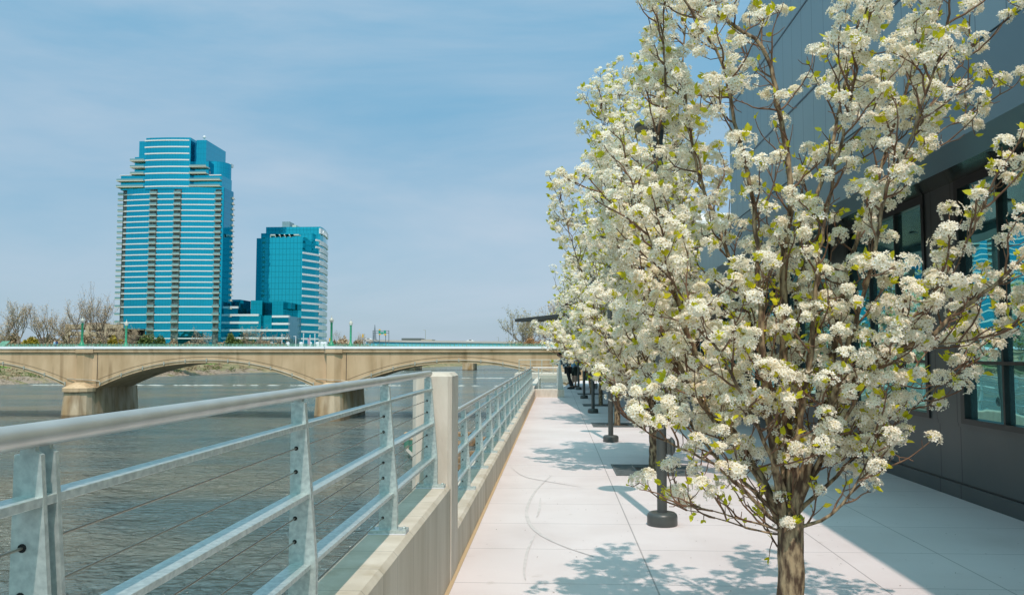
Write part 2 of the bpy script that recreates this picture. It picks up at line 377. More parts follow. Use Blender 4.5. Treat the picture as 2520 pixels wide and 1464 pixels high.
# ================================================================== PARAPET WALLS
XI = XB; XO = XB-.25; ZN = .675; ZF = .30
def wall_profile(zt, x0, x1, c=.022):
    return [(x0, 0), (x1, 0), (x1, zt-c), (x1-c, zt), (x0+c, zt), (x0, zt-c)]
M_wallface = M_wall
def wall_lines(mm, ys, w=.006, dark=.6): return lines(mm, [('y', 0, y, w) for y in ys], dark)
wall_lines(M_wall, [2.2, 2.55, 2.93, 3.38, 3.72, 4.05, 4.5, 4.92, 5.38, 5.9, 9.3, 12.4, 15.5, 18.6, 21.7, 24.8, 27.9])
o = MB().prismy(wall_profile(ZN, XO-.0, XI), -3, 6.08).build('parapet_wall', M_wall)
tag(o, 'tall board-marked concrete parapet wall in the near left foreground, under the first railing', 'wall')
o = MB().prismy(wall_profile(ZF, XO, XI), 6.50, 32.3).build('parapet_wall', M_wall)
tag(o, 'low concrete kerb wall running along the promenade beyond the pillar', 'wall')
XE = GZ(1388.6, 977.3).x
o = MB().prismx([(31.9, 0), (32.3-.001, 0), (32.3-.001, ZF-.003), (31.93, ZF-.003), (31.9, ZF-.025)], XI+.001, XE).build('parapet_wall', M_wall2)
tag(o, 'short concrete return wall turning right at the far end of the railing', 'wall')
# pillar
m = MB(); x0, x1, y0, y1, c = -1.02, XB+.004, 6.08, 6.50, .028
oct_ = [(x0+c, y0), (x1-c, y0), (x1, y0+c), (x1, y1), (x0, y1), (x0, y0+c)]
m.prism(oct_, -.5, 1.44)
i2 = [(x0+2*c, y0+c), (x1-2*c, y0+c), (x1-c, y0+2*c), (x1-c, y1), (x0+c, y1), (x0+c, y0+2*c)]
n = 6
m.add([(x, y, 1.4401) for x, y in oct_]+[(x, y, 1.465) for x, y in i2], [(i, (i+1) % n, (i+1) % n+n, i+n) for i in range(n)]+[tuple(range(n, 2*n))])
o = m.build('concrete_pillar', M_wall2); tag(o, 'square chamfered concrete pillar standing between the two lengths of railing', 'pillar')
# river side face of the flood wall
o = MB().box(-1.021, -1.30, -6, 60, WZ-1, -.02).build('flood_wall', M_wall2); tag(o, 'concrete flood wall dropping from the promenade into the river', 'wall')

# ================================================================== RAILINGS
XT = -.89         # pipe centre
def rail_post(parent, Y, zb, gap=.010, th=.011, dz=0):
    p = empty_part('post', parent, (XT, Y, zb))
    H = zb+.755
    for k, yy in enumerate((Y-gap/2-th, Y+gap/2)):
        out_ = [(-.915, zb+.02), (-.820, zb+.02), (-.820, zb+.20), (-.823, zb+.23), (-.868, H), (-.878, H+.006), (-.880, H+.028), (-.905, H+.028), (-.905, H), (-.915, H)]
        mb = MB().prismy(out_, yy, yy+th); mb.build('post_plate', M_galv, p)
    mb = MB().box(-.965, -.768, Y-.045-gap/2, Y+.045+gap/2, zb+.006, zb+.022); mb.box(-.965, -.768, Y-.05-gap/2, Y+.05+gap/2, zb+.0005, zb+.0055, 1)
    bx = mb.build('base_plate', [M_galv, M_band], p, bevel=.001)
    if Y < 9:
        for xx in (-.95, -.785): MB().lathe((xx, Y, zb+.022), [(.011, 0), (.011, .008), (.006, .012)], 6).build('anchor_bolt', M_galv, p)
    if Y < 15:
        for z in CZ: MB().tube([(-.895, Y-gap/2-th-.0015, zb+z), (-.895, Y-gap/2-th+.001, zb+z)], .0075, 10).build('cable_hole', M_hole, p)
    return p
def empty_part(name, parent, loc):
    o = bpy.data.objects.new(name, None); C.objects.link(o); o.parent = parent; o.location = Vector(loc)-wpos(parent); o.empty_display_size = .1; return o
CZ = [.600, .520, .362, .283, .080]
BZ = [(.685, -.862), (.447, -.846), (.208, -.838)]
def railing(ys, zb, y0, y1, label):
    rt = empty('guard_railing', (XT, y0, zb), label, 'railing', 'galvanised railings along the river')
    MB().tube([(XT, y0, zb+.787), (XT, y1, zb+.787)], .0215, 20).build('handrail', M_galv2, rt, smooth=True)
    for z, xr in BZ:
        MB().box(-.909, xr, y0, y1, zb+z-.016, zb+z).build('flat_rail', M_galv, rt, bevel=.0015)
    for z in CZ:
        MB().tube([(-.895, y0, zb+z), (-.895, y1, zb+z)], .0026, 6).build('cable', M_cable, rt)
    for i, y in enumerate(ys): rail_post(rt, y, zb, gap=.030 if (i == 1 and zb > .5) else .006)
    return rt
railing([-.05, 1.44, 2.95, 4.46, 6.0-.03], ZN, -.6, 6.03, 'near galvanised railing with thick pipe handrail and steel cables, left foreground')
far_y = [8.3+1.535*i for i in range(16)]
railing(far_y, ZF, 6.55, 31.95, 'long receding galvanised railing with many posts along the kerb wall beyond the pillar')
# end railing across, far end of promenade
rt = empty('guard_railing', (XT, 32.1, ZF), 'short railing across the far end of the promenade beside the steel pylon', 'railing', 'galvanised railings along the river')
MB().tube([(XT, 31.95, ZF+.787), (XT+.05, 32.1, ZF+.787), (.10, 32.1, ZF+.787)], .0215, 12).build('handrail', M_galv2, rt, smooth=True)
for z in (.62, .50, .40, .28, .20, .08): MB().box(XT, .10, 32.09, 32.105, ZF+z-.004, ZF+z+.004).build('cable', M_galv, rt)
for z in (.66, .16): MB().box(XT, .10, 32.085, 32.13, ZF+z-.016, ZF+z).build('flat_rail', M_galv, rt)
for xx in (-.62, .08):
    MB().prismx([(32.06, ZF), (32.14, ZF), (32.12, ZF+.78), (32.08, ZF+.78)], xx-.02, xx+.02).build('post', M_galv, rt)
m = MB().prismy([(.10, ZF), (XE-.02, ZF), (.19, 1.36), (.11, 1.36)], 32.05, 32.15)
o = m.build('steel_pylon', M_galv, None, loc=(.15, 32.1, ZF)); tag(o, 'tapered galvanised steel plate pylon at the end of the return wall', 'pylon')
for k in range(7):
    MB().tube([(.16+.0*k, 32.045, ZF+.1+.13*k), (.16, 32.05, ZF+.1+.13*k)], .012, 6).build('bolt', M_galv2, o) if k < 7 else None
# overlook platform behind with its own railing
Yp = 66; z0 = A(1330, 919, Yp).z; xl = A(1276, 900, Yp).x; xr = 1.5
pl = empty('overlook_platform', (xl, Yp, z0), 'pale concrete overlook platform with steps standing over the river near the bridge', 'platform')
MB().box(xl-.3, xr, Yp, Yp+5, z0-.42, z0).build('deck_slab', M_wall2, pl)
MB().box(1.0, xr+1, Yp+.2, Yp+5, WZ, z0-.421).build('support', M_bridge, pl)
for k_ in range(3): MB().box(xl+1.5, xr, Yp-.4*(k_+1), Yp-.4*k_-.002, z0-.42-.1*k_, z0-.12-.12*k_).build('step', M_pipe, pl)
rt = empty('guard_railing', (xl, Yp+.2, z0), 'distant railing on the overlook platform in front of the bridge abutment', 'railing', 'galvanised railings along the river')
for zz, r_ in ((1.05, .03), (.72, .012), (.5, .012), (.3, .02), (.15, .012)): MB().tube([(xl, Yp+.25, z0+zz), (xr, Yp+.25, z0+zz)], r_, 6).build('handrail' if zz > 1 else 'flat_rail', M_pipe, rt)
for i in range(5): MB().prismx([(Yp+.2, z0), (Yp+.34, z0), (Yp+.28, z0+1.05), (Yp+.22, z0+1.05)], xl+i*.88, xl+i*.88+.07).build('post', M_pipe, rt)

# ================================================================== LAMPS on the promenade
def promenade_lamp():
    rt = empty('lamp_post', (0, 0, 0), 'x', 'lamp post', 'black disc-topped lamp posts along the promenade')
    MB().tube([(0, 0, .02), (0, 0, 3.78)], .047, 20).build('pole', M_black, rt, smooth=True)
    MB().lathe((0, 0, 0), [(.138, 0), (.142, .01), (.142, .085), (.135, .105), (.118, .118), (.05, .122)], 32).build('base_cover', M_black, rt, smooth=True)
    h = MB().lathe((0, 0, 3.77), [(.05, -.10), (.055, -.02), (.22, 0), (.228, .012), (.228, .035), (.215, .05), (.05, .06)], 36).build('lamp_head', M_black, rt, smooth=True)
    m = MB(); m.box(.045, .085, -.04, .04, .66, .80); m.tube([(.085, 0, .73), (.10, 0, .73), (.125, 0, .73)], [.085, .09, .055], 16)
    m.build('outlet_box', M_black, rt, smooth=True)
    return rt
lp = promenade_lamp(); register(lp)
lamp_lab = ['nearest black lamp post, beside the flowering tree with its round base in full sun', 'second black lamp post along the promenade, behind the low flowering branch',
            'third black lamp post along the promenade, standing at the edge of the building shade', 'fourth black lamp post along the promenade, in shade near the strolling people',
            'fifth and farthest black lamp post, beyond the people']
for i in range(5):
    o = lp if i == 0 else copy_tree(lp); o.location = (1.0+.012*i, 8.2+7.62*i, 0); o['label'] = lamp_lab[i]

# ================================================================== TREE GRATES
def grate():
    g = MB(); s_ = .56
    for i in range(26):
        y = -s_+.02+i*(2*s_-.04)/25
        for (a, b_) in ((-s_, -.24), (.24, s_)) if abs(y) < .24 else ((-s_, s_),): g.box(a, b_, y-.011, y+.011, .004, .010)
    for x in (-s_, -.28, .26, s_-.02): g.box(x, x+.02, -s_, s_, .0045, .0125)
    rt = empty('tree_grate', (0, 0, 0), 'x', 'tree grate', 'square iron grates round the tree trunks')
    g.build('grille', M_grate, rt)
    MB().add([(-s_, -s_, .002), (s_, -s_, .002), (s_, s_, .002), (-s_, s_, .002)], [(0, 1, 2, 3)]).build('soil_bed', M_soil, rt)
    return rt
gr = grate(); register(gr)
TX = [1.235, 1.36, 1.39, 1.42, 1.45]; TY = [4.4, 12.0, 19.5, 27.0, 34.5]
glab = ['square iron tree grate under the nearest flowering tree', 'dark square tree grate beside the first lamp post, half in blossom shadow', 'dark tree grate in the shade beside the second lamp post',
        'small dark tree grate in the shade further along the promenade', 'farthest tree grate near the people']
for i in range(5):
    o = gr if i == 0 else copy_tree(gr); o.location = (TX[i], TY[i], 0); o['label'] = glab[i]
print('setting done')
# ================================================================== RIVERFRONT BUILDING (right)
M_panel = mat('dark_metal_panel', (.24, .32, .35), .45, .2, c2=(.27, .35, .38), scale=.5, spec=.5)
M_panel2 = mat('bronze_panel', (.055, .066, .066), .35, .3, c2=(.075, .08, .078), scale=1.2, spec=.6)
M_frame = mat('black_window_frame', (.015, .016, .016), .35, .2)
M_soff = mat('bronze_soffit', (.05, .055, .052), .18, .35, spec=.7)
M_win = glass_mat('tinted_window_glass', (.30, .72, .74), .012, .005, 1.1, .93)
XW = 4.5; XU = 3.0; ZS = 3.2; YE = 14.6; ZR = A(1797, 105, YE).z
bd = empty('riverfront_building', (XW, 6, 0), 'dark metal-clad riverfront building with overhanging upper storey and big reflective windows', 'building')
import copy as _c
M_panelU = lines(M_panel, [('y', .42, .1, .012)], .45)
M_panelS = mat('smooth_metal_panel', (.13, .19, .215), .42, .2, c2=(.14, .20, .225), scale=.3, spec=.5)
u = MB(); u.box(XU, 26, -4, YE, 3.82, ZR); o = u.build('upper_wall', M_panelU, bd)
u = MB(); u.box(XU-.004, XU+.4, -4, YE-.002, ZS, 3.80); u.box(XU+.03, XU+.4, -4, YE-.003, 3.80, 3.82, 1); u.build('fascia_band', [M_panelS, M_frame], bd)
j = MB()
for z in (4.66, 5.78): j.box(XU-.006, XU+.01, -4, YE+.003, z, z+.022)
j.build('panel_joint', M_frame, bd)
u = MB(); u.box(XU-.004, 26, YE, 42, ZS, 3.80); u.box(XU+.02, 26, YE+.001, 42, 3.80, 3.83, 1); u.build('lower_wing_wall', [M_panelU, M_frame], bd)
# soffit sloping up to the glazing
u = MB(); u.prismy([(XU+.05, ZS+.002), (XW+.3, 3.60), (XW+.3, 3.78), (XU+.05, 3.78)], -4, 41); u.build('soffit', M_soff, bd)
ld = MB()
for k in range(9):
    y = 2.2+k*2.63
    Z = ZS+.267*(3.70-XU)
    d = MB().lathe((3.70, y, Z-.02), [(.135, -.005), (.14, .0), (.14, .05)], 24); d.build('soffit_light', M_frame, bd)
# ground floor: sill wall, piers, windows
u = MB(); u.box(XW, XW+.3, -4, 41, 0, .80); u.box(XW-.02, XW+.299, -4, 41, .80, .84)
o = u.build('sill_wall', lines(M_panel2, [('y', 3.55, .24, .022), ('y', 3.55, .75, .022), ('z', 0, .172, .02)], .25), bd)
u = MB().box(XW-.018, XW+.01, -4, 41, 0, .165); u.build('skirting', M_panel2, bd)
for k in range(-3, 9):
    yj = 9.65+3.55*k
    if yj > 41: break
    MB().box(XW-.03, XW+.3, yj+.03, yj+.83, .841, 3.62).build('pier', M_panel2, bd)
    wn = empty_part('window', bd, (XW, yj-1.35, .84))
    fr = MB(); a, b_ = yj-2.72, yj+.03
    fr.box(XW-.05, XW+.1, a, a+.07, .841, 3.6); fr.box(XW-.05, XW+.1, b_-.09, b_-.001, .841, 3.6)
    fr.box(XW-.05, XW+.1, a+.071, b_-.091, .841, .90); fr.box(XW-.04, XW+.1, a+.071, b_-.091, 1.49, 1.525); fr.box(XW-.05, XW+.1, a+.071, b_-.091, 3.42, 3.6)
    for yy in (yj-.85, yj-1.78): fr.box(XW-.03, XW+.1, yy-.018, yy+.018, .901, 3.42)
    fr.build('frame', M_frame, wn)
    g = MB(); g.add([(XW+.02, a+.05, .85), (XW+.02, b_-.05, .85), (XW+.02, b_-.05, 3.5), (XW+.02, a+.05, 3.5)], [(0, 3, 2, 1)]); g.build('pane', M_win, wn)
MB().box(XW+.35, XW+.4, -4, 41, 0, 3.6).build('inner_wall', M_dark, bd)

# canopy at the far end of the wing; hidden near part added for shade
zc = A(1267, 784.7, 45).z; tip = A(1267, 788, 45)
cn = MB(); cn.prism([(3.0, 19.0), (1.2, 19.0), (.35, 29), (.15, 36), (.0, 40), (tip.x, 45), (3.0, 45)], zc-.16, zc)
o = cn.build('canopy_roof', mat('canopy_metal', (.055, .05, .046), .6, .2, c2=(.07, .062, .055), scale=2)); tag(o, 'thin dark wedge-shaped canopy jutting out toward the river above the far promenade', 'canopy')
# curved-roof building behind
px = lambda x, y: A(x, y, 62)
M_orange = mat('orange_brick', (.50, .24, .12), .85, c2=(.58, .30, .16), scale=.8, bump=.2, bscale=20)
cb = empty('curved_roof_building', (px(1720, 800).x, 62, 0), 'orange brick building with a pale curved overhanging roof, behind the flowering trees', 'building')
xl_, xr_ = px(1665, 560).x, px(1900, 560).x; zt = px(1720, 534).z; zb_ = px(1720, 575).z
MB().box(xl_+1.2, xr_+10, 62, 82, 0, zb_-1.9).build('wall', M_orange, cb)
g = MB().box(xl_+2.4, xr_+10, 62.6, 82, zb_-1.899, zb_); g.build('clerestory', lines(mat('clerestory_glass', (.05, .11, .10), .15, .4), [('x', 1.1, 0, .12), ('z', .75, 0, .1)], 3.5), cb)
r_ = MB(); pts = []
for i in range(9):
    a = math.pi/2*i/8; pts.append((59.5+.9-.9*math.cos(a)*1.0, zb_+.35+(zt-zb_-.35)*math.sin(a)))
r_.prismx([(60.6, zb_)]+pts+[(84, zt), (84, zb_)], xl_, xr_+12); r_.build('roof', mat('roof_white', (.62, .60, .58), .4), cb, smooth=False)
MB().box(xl_+1.1, xl_+8, 61.4, 61.99, 2.6, 5.0).build('wall_sign_panel', M_orange, cb)

# ================================================================== ARCH BRIDGE
YB = 110; YB2 = 120
bx = lambda x: A(x, 880, YB).x
bzz = lambda y: A(900, y, YB).z
XP = [bx(206)+i*(bx(817)-bx(206)) for i in range(-2, 3)]
span = XP[1]-XP[0]
zcop0, zcop1 = bzz(858), bzz(852.3); zm = bzz(868.5); zcr = bzz(893); zsp = bzz(957)
br = empty('arch_bridge', (XP[2], YB, WZ), 'long tan concrete arch bridge crossing the river with white-topped parapet', 'bridge')
HALF = span/2-1.75
def arch_z(x):
    c = min(((XP[i]+XP[i+1])/2 for i in range(len(XP)-1)), key=lambda c: abs(c-x)); u = abs(x-c)/HALF
    if u >= 1: return None
    return zsp+(zcr-zsp)*(1-u**2.15)
N = 40; mb = MB(); x0, x1 = XP[0], XP[-1]
for i in range(len(XP)-1):
    a, b_ = XP[i]+1.75, XP[i+1]-1.75
    xs = [a+(b_-a)*k/N for k in range(N+1)]; zs = [zsp+(zcr-zsp)*(1-abs((x-(a+b_)/2)/HALF)**2.15) for x in xs]
    n = len(mb.v)
    for x, z in zip(xs, zs): mb.v += [(x, YB, z), (x, YB, zm), (x, YB2, z), (x, YB2, zm)]
    for k in range(N):
        q = n+4*k; mb.f += [(q, q+4, q+5, q+1), (q+2, q+3, q+7, q+6), (q, q+2, q+6, q+4), (q+1, q+5, q+7, q+3)]; mb.m += [0]*4
for i in range(len(XP)): 
    e = 1.75 if i < len(XP)-1 else 12
    mb.box(XP[i]-1.75, XP[i]+e, YB, YB2, zsp, zm)
lines(M_bridge, [('x', 1.6*3, .4, .0)], .8)
mb.build('spandrel_wall', M_bridge, br)
mo = MB(); mo.box(x0, x1+12, YB-.22, YB2+.22, zm+.12, zcop0); mo.box(x0, x1+12, YB-.10, YB2+.1, zm, zm+.119); mo.box(x0, x1+12, YB-.30, YB-.221, zm+.46, zcop0-.003); mo.build('moulding', M_bridge, br)
MB().box(x0, x1+12, YB-.34, YB2+.34, zcop0+.002, zcop1).build('coping', M_cap, br)
# thin groove line above each arch ring
for i in range(len(XP)-1):
    c = (XP[i]+XP[i+1])/2; pts = []
    for k in range(31):
        u = -1+2*k/30; pts.append((c+u*HALF*.98, YB-.004, zsp+1.2+(zcr+.8-zsp-1.2)*(1-abs(u)**2.0)))
    MB().tube(pts, .03, 4).build('ring_groove', mat('groove_%d' % i, (.22, .15, .09), .9), br)
    # conduit with brackets just above the intrados
    cp = []
    for k in range(41):
        u = -1+2*k/40; cp.append((c+u*(HALF-.6), YB-.10, zsp+(zcr-zsp)*(1-abs(u*(HALF-.6)/HALF)**2.15)+.38))
    cd = MB().tube(cp, .045, 6).build('conduit', M_pipe, br, smooth=True)
    for k in range(0, 41, 4):
        p = cp[k]; MB().box(p[0]-.07, p[0]+.07, YB-.16, YB-.001, p[2]-.25, p[2]+.22).build('bracket', M_pipe, cd)
for i in range(1, len(XP)):
    # half-hexagonal pilaster
    x = XP[i]; w = .50
    MB().prism([(x-w-.25, YB-.002), (x-w+.0, YB-.75), (x+w, YB-.75), (x+w+.75, YB-.002)], zsp+.1, zm-.01).build('pilaster', M_bridge, br)
    MB().prism([(x-w-.45, YB-.36), (x-w-.1, YB-.95), (x+w+.1, YB-.95), (x+w+.95, YB-.36)], zm+.02, zcop0-.002).build('pilaster_head', M_bridge, br)
    MB().prism([(x-w-.5, YB-.36), (x-w-.15, YB-1.0), (x+w+.15, YB-1.0), (x+w+1.0, YB-.36)], zcop0+.001, zcop1+.03).build('pilaster_cap', M_cap, br)
    MB().tube([(x+w+1.4, YB-.012, zsp+.3), (x+w+1.4, YB-.012, zm+.1)], .04, 4).build('expansion_joint', M_dark, br)
    MB().tube([(x-2.1, YB-.1, zsp+1.25), (x-1.2, YB-.25, zsp+1.25), (x-.4, YB-.9, zsp+1.2), (x+.5, YB-.9, zsp+1.18), (x+1.3, YB-.2, zsp+1.1), (x+2.3, YB-.1, zsp+.95)], .05, 6).build('conduit', M_pipe, br)
    # pier: cutwater front, long flanks, hipped cap
    pts = [(1.7, 0), (1.75, -1.0), (1.55, -2.0), (1.0, -2.75), (0, -3.1), (-1.0, -2.75), (-1.55, -2.0), (-1.75, -1.0), (-1.7, 0)]
    ring = lambda s_, z: [(x+a*s_, YB+.0+b_*s_*.9, z) for a, b_ in pts]+[(x-1.7*s_, YB2+1.5, z), (x+1.7*s_, YB2+1.5, z)]
    vs = ring(1.16, WZ-1)+ring(1.10, WZ+.4)+ring(.98, zsp-.55)+ring(.97, zsp+.05); n = 11; fs = []
    for r2 in range(3): fs += [(r2*n+(k+1) % n, r2*n+k, (r2+1)*n+k, (r2+1)*n+(k+1) % n) for k in range(n)]
    pr = MB().add(vs, fs+[tuple(range(3*n, 4*n))]).build('pier', M_bridge2, br)
    vs = [(x+a*1.08, YB+.0+b_*.97, zsp-.35) for a, b_ in pts]+[(x+a*1.08, YB+b_*.97, zsp+.12) for a, b_ in pts]+[(x+a*.35, YB-.6+b_*.12, zsp+.85) for a, b_ in pts]
    n = 9; fs = []
    for r2 in range(2): fs += [(r2*n+k+1, r2*n+k, (r2+1)*n+k, (r2+1)*n+k+1) for k in range(n-1)]
    MB().add(vs, fs+[tuple(range(2*n, 3*n)), tuple(range(n-1, -1, -1))]).build('cap', M_bridge, pr)
# green railing on the parapet
for yy in (YB+.05, YB2-.05):
    m = MB()
    for z in (.12, .24, .36): m.box(x0, x1+12, yy-.02, yy+.02, zcop1+z-.03, zcop1+z)
    x = x0
    while x < x1+12: m.box(x, x+.07, yy-.03, yy+.03, zcop1, zcop1+.34); x += .55
    m.build('green_rail', M_greenrail, br)
# abutment wall on the promenade side
ab = MB().box(x1*0+A(1425, 900, YB).x, 70, YB+.01, YB2+3, WZ, zsp+.01).build('abutment', M_bridge2, br)

def bridge_lamp():
    rt = empty('bridge_lamp', (0, 0, 0), 'x', 'lamp post', 'green globe lamp posts on the bridge')
    m = MB().lathe((0, 0, 0), [(.42, 0), (.42, .18), (.30, .28), (.26, .5), (.17, .62), (.15, .9), (.145, 2.9), (.17, 2.95), (.2, 3.02), (.12, 3.06)], 14)
    m.build('post', M_green, rt, smooth=True)
    MB().lathe((0, 0, 3.06), [(.13, 0), (.25, .15), (.28, .33), (.22, .52), (.10, .62), (.05, .68), (.03, .72), (.045, .78), (.01, .98)], 14).build('globe', M_globe, rt, smooth=True)
    return rt
bl = bridge_lamp(); register(bl); k = 0
for (xx, yy, lab) in ((A(207, 850, YB).x, YB-.55, 'green globe lamp on the near parapet above the left bridge pier, beside the walker'), (A(308, 850, YB2).x, YB2+.2, 'green globe lamp on the far bridge parapet in front of the tall glass tower'),
                      (A(818, 850, YB).x, YB-.55, 'green globe lamp on the near parapet just right of the glass hotel'), (A(862, 850, YB2).x, YB2+.2, 'green globe lamp on the far parapet, right of the hotel beside its taller twin')):
    o = bl if k == 0 else copy_tree(bl); k += 1; o.location = (xx, yy, zcop1+.0); o['label'] = lab
    if yy > YB2: o.scale = (1, 1, 1)
# small sloping green shelter/sign top at the left end of the parapet
p0 = A(2, 853, YB+1.2); p1 = A(22, 853, YB+1.2)
m = MB().add([(p0.x-.2, YB+.5, zcop1), (p1.x-.3, YB+.5, zcop1), (p1.x+.3, YB+.9, zcop1+.75), (p0.x+.4, YB+.9, zcop1+.75), (p0.x-.2, YB+.6, zcop1), (p1.x-.3, YB+.6, zcop1), (p1.x+.3, YB+1.0, zcop1+.75), (p0.x+.4, YB+1.0, zcop1+.75)],
             [(0, 1, 2, 3), (7, 6, 5, 4), (0, 4, 5, 1), (1, 5, 6, 2), (2, 6, 7, 3), (3, 7, 4, 0)])
tag(m.build('information_panel', M_greenrail, None, loc=(p0.x, YB+.5, zcop1)), 'slanted green information panel on the bridge parapet at the left edge', 'sign')

# foam lines over the weirs
M_foam = mat('foam_white', (.48, .47, .42), .7)
def foam(xa, xb, y, name, wd):
    v = []; f = []; x = xa
    while x < xb:
        for _ in range(2):
            l = random.uniform(.3, 4.5); w = random.uniform(.05, wd*.7); yy = y+random.gauss(0, .5)+math.sin(x*.13)*.6; n = len(v); z = WZ+.02+random.uniform(0, .12)
            v += [(x, yy-w, WZ-.02), (x+l*.5, yy-w*1.2, WZ-.02), (x+l, yy, WZ-.02), (x+l*.5, yy+w, WZ-.02), (x+l*.4, yy, z+.05)]; f += [(n, n+1, n+4), (n+1, n+2, n+4), (n+2, n+3, n+4), (n+3, n, n+4)]
        x += random.choice((.6, .9, 1.5, 2.6, 5))*random.uniform(.6, 1.4)
    return tag(MB().add(v, f).build(name, M_foam), kind='stuff')
Y1 = GZ(600, 948, WZ).y; foam(GZ(60, 948, WZ).x, 20, Y1, 'weir_foam', 1.6)
Y2 = GZ(600, 929, WZ).y
foam(A(1060, 871, Y2).x, A(1320, 871, Y2).x, Y2, 'weir_foam', 2.2)

# timber dock with green pilings near the flood wall
dk = empty('timber_dock', (-9, 76, WZ), 'old timber dock platform at the water below the railing', 'dock')
dz = WZ+1.0
def DP(x, y): p = GZ(x, y, dz); return p.x, p.y
for i, (a, b_) in enumerate(((1095, 1160), (1165, 1196), (1062, 1150))):
    xa, ya = DP(a, 1062+12*i); xb, _ = DP(b_, 1062+12*i)
    MB().box(xa, xb, ya-1.6, ya+.2, dz-.3-.02*i, dz-.02*i).build('deck', M_dock, dk)
for a, b_ in ((1040, 1080), (1080, 1100), (1110, 1125), (1150, 1110), (1140, 1140), (1185, 1085)):
    q = GZ(a, b_, dz-.5); MB().box(q.x-2.2, q.x+1.2, q.y-.4, q.y+.3, dz-.9, dz-.5).build('beam', M_dock, dk)
def piling(px_, py_, lab):
    q = GZ(px_, py_, WZ); rt = empty('mooring_piling', (q.x, q.y, WZ), lab, 'piling', 'green pilings at the dock')
    MB().tube([(q.x, q.y, WZ-1), (q.x, q.y, WZ+1.25)], .33, 14).build('post', mat('worn_green', (.07, .20, .14), .7, c2=(.45, .32, .2), scale=.8, lo=.5, hi=.7), rt, smooth=True)
    MB().lathe((q.x, q.y, WZ+1.25), [(.36, 0), (.36, .12), (.2, .22)], 14).build('cap', M_tan, rt, smooth=True)
piling(1003, 1103, 'weathered green mooring piling farther out at the dock corner'); piling(1016, 1118, 'weathered green mooring piling with tan cap, nearer the railing')
q1 = GZ(1003, 1110, WZ+.4); q2 = GZ(1018, 1122, WZ+.4)
MB().tube([(q1.x, q1.y, WZ+.5), (q2.x, q2.y, WZ+.4)], .16, 4).build('beam', M_path, dk)
q = GZ(1052, 1092, WZ+.6); MB().lathe((q.x, q.y, WZ), [(1.0, 0), (1.25, .6), (1.2, 1.2), (.9, 1.5), (.2, 1.6)], 12).build('bumper', M_tan, dk)

# ================================================================== TOWERS
YT = 440
def arc(x0, x1, y, sag, n=12):
    return [(x0+(x1-x0)*i/n, y+sag*((2*i/n-1)**2)) for i in range(n+1)]
def strip(parent, name, x0, x1, y, sag, z, h, mt, out=.35, n=12):
    a = arc(x0, x1, y-out, sag, n); b_ = [(p[0], p[1]+out+.3) for p in a]
    return MB().prism(a+b_[::-1], z-h/2, z+h/2).build(name, mt, parent)
base_z = bz(-170, 440)-3
tz = lambda y, Y=YT, x=420: A(x, y, Y).z
tw = empty('apartment_tower', (A(410, 871, YT).x, YT, base_z), 'tallest blue glass tower with white floor bands, stepped top and balcony columns', 'building')
xL, xR = A(283, 871, YT).x, A(537.5, 871, YT).x; YTb = 456
zmain = tz(460)
MB().prism(arc(xL+2.6, xR, YT, 2.6)+[(xR, YTb), (xL+2.6, YTb)], base_z, zmain).build('glass_body', M_tower, tw)
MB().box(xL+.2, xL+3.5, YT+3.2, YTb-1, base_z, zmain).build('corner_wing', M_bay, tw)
MB().box(xR, xR+.12, YT+2.9, YTb-.1, base_z, zmain-.2).build('side_curtain_wall', lines(glass_mat('deep_blue_glass', (.002, .27, .40), .06, .10, .2), [('z', 2.9, 0, .25)], .8), tw)  # thin overlay: a dark building's reflection is painted into its tint
def c2x(c, y=871): return A(249.4+c*.3764, y, YT).x        # crop column -> x
rows = [430+36.1*i for i in range(20)]+[1168, 1220, 1271, 1323, 1375]
def rz(c): return tz(315+c*.3764)
def X(c, r): return A(249.4+c*.3764, 315+r*.3764, YT).x
# balcony columns: measured on the main body
cols = [(318, 366), (478, 525), (735, 775), (105, 133)]
refrow = 430
colx = [(X(a, refrow), X(b_, refrow)) for a, b_ in cols]
def ysurf(x): u = (x-(xL+2.6))/(xR-xL-2.6)*2-1; return YT+2.6*u*u
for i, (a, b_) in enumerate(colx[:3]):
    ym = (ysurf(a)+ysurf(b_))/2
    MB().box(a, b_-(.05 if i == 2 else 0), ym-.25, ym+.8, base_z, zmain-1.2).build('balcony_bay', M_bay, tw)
segs = [(colx[3][1], colx[0][0]), (colx[0][1], colx[1][0]), (colx[1][1], colx[2][0])]
for r_ in rows:
    z = rz(r_); mb = MB()
    for a, b_ in segs:
        n = 6; P = [(a+(b_-a)*k/n, ysurf(a+(b_-a)*k/n)-.35) for k in range(n+1)]; mb.prism(P+[(p[0], p[1]+.6) for p in P[::-1]], z-.29, z+.29)
    mb.build('floor_band', M_band, tw)
for r_ in rows[:24]:
    z = rz(r_)
    for i, (a, b_) in enumerate(colx):
        ym = (ysurf(a)+ysurf(b_))/2 if i < 3 else YT+3
        mb = MB(); e = .9 if i == 2 else 0; w_ = -.7 if i == 3 else 0
        mb.box(a+w_, b_+e*.5, ym-1.3, ym+.2, z-.25, z+.12); mb.box(a+w_+.05, b_+e*.5-.05, ym-1.28, ym-1.2, z+.12, z+1.1, 1)
        mb.build('balcony', [M_slab, M_rail_glass], tw)
# rear right balconies seen edge-on
for r_ in rows[:22]: z = rz(r_); MB().prismx([(YTb-1.8, z-.6), (YTb+.2, z-.6), (YTb+.2, z-.4), (YTb-1.7, z-.4), (YTb-1.7, z+.5), (YTb-1.8, z+.5)], xR-.5, xR+1.1).build('rear_balcony', M_slab, tw)
